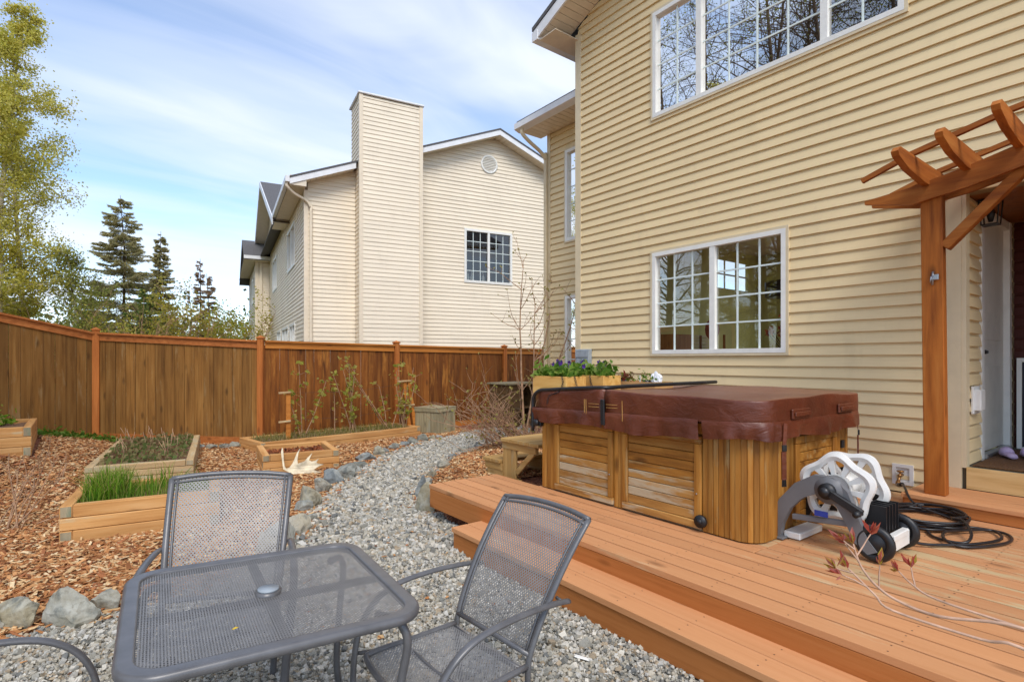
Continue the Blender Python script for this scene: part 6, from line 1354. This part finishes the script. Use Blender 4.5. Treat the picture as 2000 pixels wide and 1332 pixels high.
spruce('dead_spruce', 4, 6.3, .55, 'dead brown spruce snag leaning behind the yellow shrubs', (3.9, 29.2), DP, .3, 30, .9, .3)
spruce('dead_spruce', 5, 5.6, .6, 'second dead brown spruce snag close to the neighbour house', (4.35, 29.0), DP, .3, 28, .9, .3)
spruce('dead_spruce', 8, 5.0, .4, 'thin dead spruce snag left of the two brown ones', (3.5, 30.2), DP, .5, 20, .9, .6)
def shrub(name, seed, x, y, H, rad, nst, nleaf, label, pal, leaf=.06, cat='shrub'):
    w = Wood(seed); r = w.r; pts = []
    for k in range(nst):
        a = w.limb((r.gauss(0, .12), r.gauss(0, .12), -.05), rdir(r, r.uniform(.75, 1.4)), H*r.uniform(.6, 1), .028, .006, 7, .09, .05)
        for j in range(9):
            q = a[r.randint(2, 7)]; b = w.limb(q, rdir(r, r.uniform(.1, 1.1)), rad*r.uniform(.35, .9), .009, .003, 5, .15, .03); pts += b[1:]
    root = empty(name, (x, y, 0), label=label, cat=cat, group='shrubs beyond the fence'); w.mb.build('stems', M_twig, root); w.fine.build('twigs', M_twig, root)
    if nleaf:
        P = np.array([tuple(p) for p in pts]); C = P[rng.integers(0, len(P), nleaf)]+rng.normal(0, .13, (nleaf, 3)); leaves('foliage', C, leaf, pal, root, world=False)
    return root
shrub('willow_shrub', 11, 3.45, 25.2, 4.4, 1.5, 11, 4600, 'yellow leafing willow shrub behind the fence left of the neighbour house', YP)
shrub('willow_shrub', 12, 4.25, 24.0, 4.6, 1.4, 10, 3600, 'half bare willow shrub with forked stems nearest the neighbour house', YP)
shrub('willow_shrub', 13, 1.15, 22.5, 4.2, 1.5, 10, 3200, 'thin pale willow shrub below the ragged spruce', YP, .05)
shrub('willow_shrub', 14, .1, 23.0, 4.2, 1.6, 10, 2400, 'sparse green shrub right of the birch trunks', BP, .055)
shrub('willow_shrub', 15, -1.0, 23.5, 3.8, 1.7, 11, 5200, 'dense green shrub beneath the birches', [(160,166,84),(180,182,100),(140,150,74)], .06)
shrub('willow_shrub', 16, 2.35, 24.5, 3.9, 1.4, 10, 3000, 'pale green shrub below the slim spruce', [(150,150,80),(130,136,66)], .055)
shrub('willow_shrub', 17, 4.6, 26.5, 3.9, 1.3, 9, 4600, 'bright yellow green bush touching the neighbour house corner', [(170,184,60),(190,196,80)], .06)
shrub('willow_shrub', 18, -3.4, 24.2, 3.8, 1.6, 10, 5000, 'dark leafy shrub under the birch trunks at the left edge', [(150,158,80),(172,174,96)], .06)
# wood behind it all, too far to tell apart
C = np.stack([rng.uniform(-14, 12, 26000), rng.uniform(38, 46, 26000), np.abs(rng.normal(0, 1.7, 26000))], -1)
tag(leaves('far_wood', C, .22, [(98,106,58),(124,124,74),(140,132,88),(84,92,52)], None), 'far band of mixed wood low behind the trees', 'wood', kind='stuff')
# ---------------------------------------------------------------- bare shrub by the house
w = Wood(21); r = w.r; tips = []
B0 = Vector((5.95, 7.35, 0))
for d, L_ in (((-.10, .02, 1), 3.2), ((.16, -.02, 1), 3.0), ((.34, -.25, 1), 2.9), ((.25, -.45, 1), 2.7), ((-.05, -.1, 1), 2.4)):
    a = w.limb(B0+Vector((r.gauss(0, .1), r.gauss(0, .1), -.05)), d, L_, .024, .006, 9, .055, .03, 7)
    for j in range(11):
        q = a[r.randint(3, 9)]; b = w.limb(q, (a[-1]-a[0]).normalized()*.6+rdir(r, r.uniform(.1, .9)), r.uniform(.3, .85), .0075, .0028, 5, .13, .05); tips.append(b[-1]); tips.append(b[3])
        for m in range(2): e = w.limb(b[r.randint(1, 4)], rdir(r, r.uniform(.2, 1.2)), r.uniform(.12, .3), .0038, .002, 3, .15); tips.append(e[-1])
for k in range(46):
    ang = r.uniform(2.2, 4.4); a = w.limb(B0+Vector((-.15+r.gauss(0, .25), r.gauss(0, .25), .02)), Vector((math.cos(ang)*.9, math.sin(ang)*.6+.25, r.uniform(.3, 1.3))), r.uniform(.7, 1.5), .011, .004, 6, .14, -.03, 5)
    for j in range(6):
        b = w.limb(a[r.randint(1, 6)], (a[-1]-a[0]).normalized()*.5+rdir(r, r.uniform(-.1, .9)), r.uniform(.2, .6), .0055, .0025, 4, .2); tips.append(b[-1])
bs = empty('bare_shrub', tuple(B0), label='tall bare budding shrub between the path and the tan house', cat='shrub'); w.mb.build('stems', M_twig, bs, True); w.fine.build('twigs', M_twig, bs, True)
C = np.array([tuple(t) for t in tips]); C = np.concatenate([C, C+rng.normal(0, .015, C.shape)]); leaves('buds', C, .03, [(176,170,90),(196,186,110),(150,140,70)], bs, kind='stuff')
# small bare shrub left of the beds
w = Wood(31); r = w.r; B1 = Vector((-.62, 6.6, 0)); tips = []
for k in range(11):
    a = w.limb(B1+Vector((r.gauss(0, .06), r.gauss(0, .06), -.03)), Vector((r.uniform(-.5, 1.0), r.uniform(-.2, .7), r.uniform(.5, 1.1))), r.uniform(.55, .95), .008, .003, 6, .08, .0, 5)
    for j in range(4): b = w.limb(a[r.randint(2, 6)], (a[-1]-a[0]).normalized()+rdir(r, .4)*.6, r.uniform(.1, .3), .0042, .002, 3, .12); tips.append(b[-1])
ss = empty('bare_shrub', tuple(B1), label='small leafless shrub in the mulch left of the chives bed', cat='shrub'); w.mb.build('stems', M_twig, ss, True); w.fine.build('twigs', M_twig, ss, True)
C = np.array([tuple(t) for t in tips]); leaves('buds', C, .016, [(190,150,120),(170,130,100)], ss, kind='stuff')
# raspberry canes
def canes(x, y, z, specs, label, seed, nl=60, top=.6):
    w = Wood(seed); r = w.r; pts = []
    for dx, h in specs:
        a = w.limb((x+r.gauss(0, .05), y+r.gauss(0, .05), z-.03), (dx, r.gauss(0, .08), 1), h, .011, .005, 7, .04, 0, 5); pts += a[2:]
        for j in range(6): b = w.limb(a[r.randint(2, 7)], rdir(r, r.uniform(.1, .8)), r.uniform(.06, .16), .004, .002, 2, .15); pts += [b[-1]]*2
    root = empty('raspberry_cane', (x, y, z), label=label, cat='plant', group='raspberry canes in the long bed'); w.mb.build('canes', M_twig, root, True); w.fine.build('twigs', M_twig, root, True)
    P = np.array([tuple(p) for p in pts]); C = P[rng.integers(0, len(P), nl*len(specs))]+rng.normal(0, .03, (nl*len(specs), 3)); leaves('leaves', C, .058, [(190,190,84),(166,174,72),(208,200,112)], root); return root
canes(2.98, 10.1, .17, [(-.28, .85), (.02, 1.35), (.38, 1.1)], 'raspberry cane clump nearest the left trellis stake', 41, 46)
canes(3.62, 10.25, .17, [(-.06, .8)], 'single dry raspberry cane stub in the middle of the bed', 42, 8)
canes(3.98, 10.3, .17, [(-.16, 1.25), (-.02, 1.35), (.05, 1.2), (-.1, 1.0), (-.25, 1.2)], 'thick upright clump of raspberry canes in mid bed', 43, 34)
canes(4.75, 10.3, .17, [(-.62, 1.5), (-.75, 1.6), (-.08, .9), (.45, .9)], 'raspberry canes leaning left across the stained fence', 44, 24)
canes(5.05, 10.35, .17, [(-.06, 1.2), (.02, 1.3), (.08, 1.1), (.12, .9), (-.14, .9), (.3, 1.3), (0, .7)], 'dense tied bundle of raspberry canes by the right fence post', 45, 18)
# budding twig close to the lens
w = Wood(51); r = w.r
T0 = Vector((1.90, -.35, 0.0))
def twig(pts, r0, r1):
    q = catmull(pts, 5); w.mb.tube(q, [r0+(r1-r0)*i/(len(q)-1) for i in range(len(q))], 7); return q
SB = [(1.408, 0.232, 1.048), (1.378, 0.356, 1.034), (1.367, 0.427, 1.045), (1.365, 0.466, 1.065), (1.365, 0.491, 1.091), (1.367, 0.503, 1.113), (1.364, 0.511, 1.144)]; SA = [(1.386, 0.236, 1.019), (1.38, 0.291, 1.013), (1.337, 0.425, 1.032), (1.329, 0.456, 1.057), (1.329, 0.494, 1.087), (1.327, 0.508, 1.099)]; SCC = [(1.398, 0.365, 1.06), (1.392, 0.408, 1.08), (1.405, 0.436, 1.096)]
base = Vector((1.78, -.2, .72))
qb = twig([T0, (1.88, -.3, .4), base, base.lerp(Vector(SB[0]), .4), base.lerp(Vector(SB[0]), .75)]+SB, .005, .0017); qa = twig([base, base.lerp(Vector(SA[0]), .4), base.lerp(Vector(SA[0]), .75)]+SA, .0042, .0016); qc = twig([SB[0]]+SCC, .0028, .0014)
side = [(qb[-1], (qb[-1]-qb[-3]).normalized()), (qa[-1], (qa[-1]-qa[-3]).normalized()), (qc[-1], (qc[-1]-qc[-3]).normalized())]
for q, fr_, d, L_ in ((qb, .93, (.35, -.2, .35), .06), (qb, .88, (-.2, .3, .5), .05), (qa, .8, (-.3, .3, .15), .055), (qa, .9, (-.4, .3, .1), .04), (qb, .72, (.1, .1, .5), .05), (qc, .6, (.2, .2, .5), .04), (qb, .97, (-.35, .25, .3), .035)):
    a = w.limb(q[int(fr_*(len(q)-1))], d, L_, .0022, .0015, 4, .07, .05, 5); side.append((a[-1], (a[-1]-a[-2]).normalized()))
tw = empty('budding_shrub', tuple(T0), label='thin twig with red and yellow buds reaching in at the lower right', cat='shrub'); w.mb.build('stem', M_twig_red, tw, True); w.fine.build('twigs', M_twig_red, tw, True)
V = []; F4 = []; cols = []
for p, d in side:                                            # buds: little folded leaves of two faces each
    for k in range(6):
        e = (d+Vector((r.gauss(0, .45), r.gauss(0, .45), r.gauss(0, .35)))).normalized(); l_ = r.uniform(.016, .038); s_ = e.cross(Vector((r.gauss(0, 1), r.gauss(0, 1), r.gauss(0, 1)))).normalized(); n_ = e.cross(s_); b = p+e*r.uniform(-.004, .006)
        for sg in (-1, 1): V += [b, b+e*l_*.45+s_*(sg*l_*.16)+n_*l_*.1, b+e*l_, b+e*l_*.5-n_*l_*.05]; cols += [random.choice(((196,92,76),(204,112,84),(206,160,80),(186,168,70),(214,134,122)))]
Mi = WM[tw].inverted(); np_mesh('buds', np.array([tuple(Mi @ v_) for v_ in V]), np.arange(len(V)).reshape(-1, 4), M_leaf, tw, col=np.repeat(np.array([L(*c_)[:3] for c_ in cols]), 4, 0), kind='stuff')
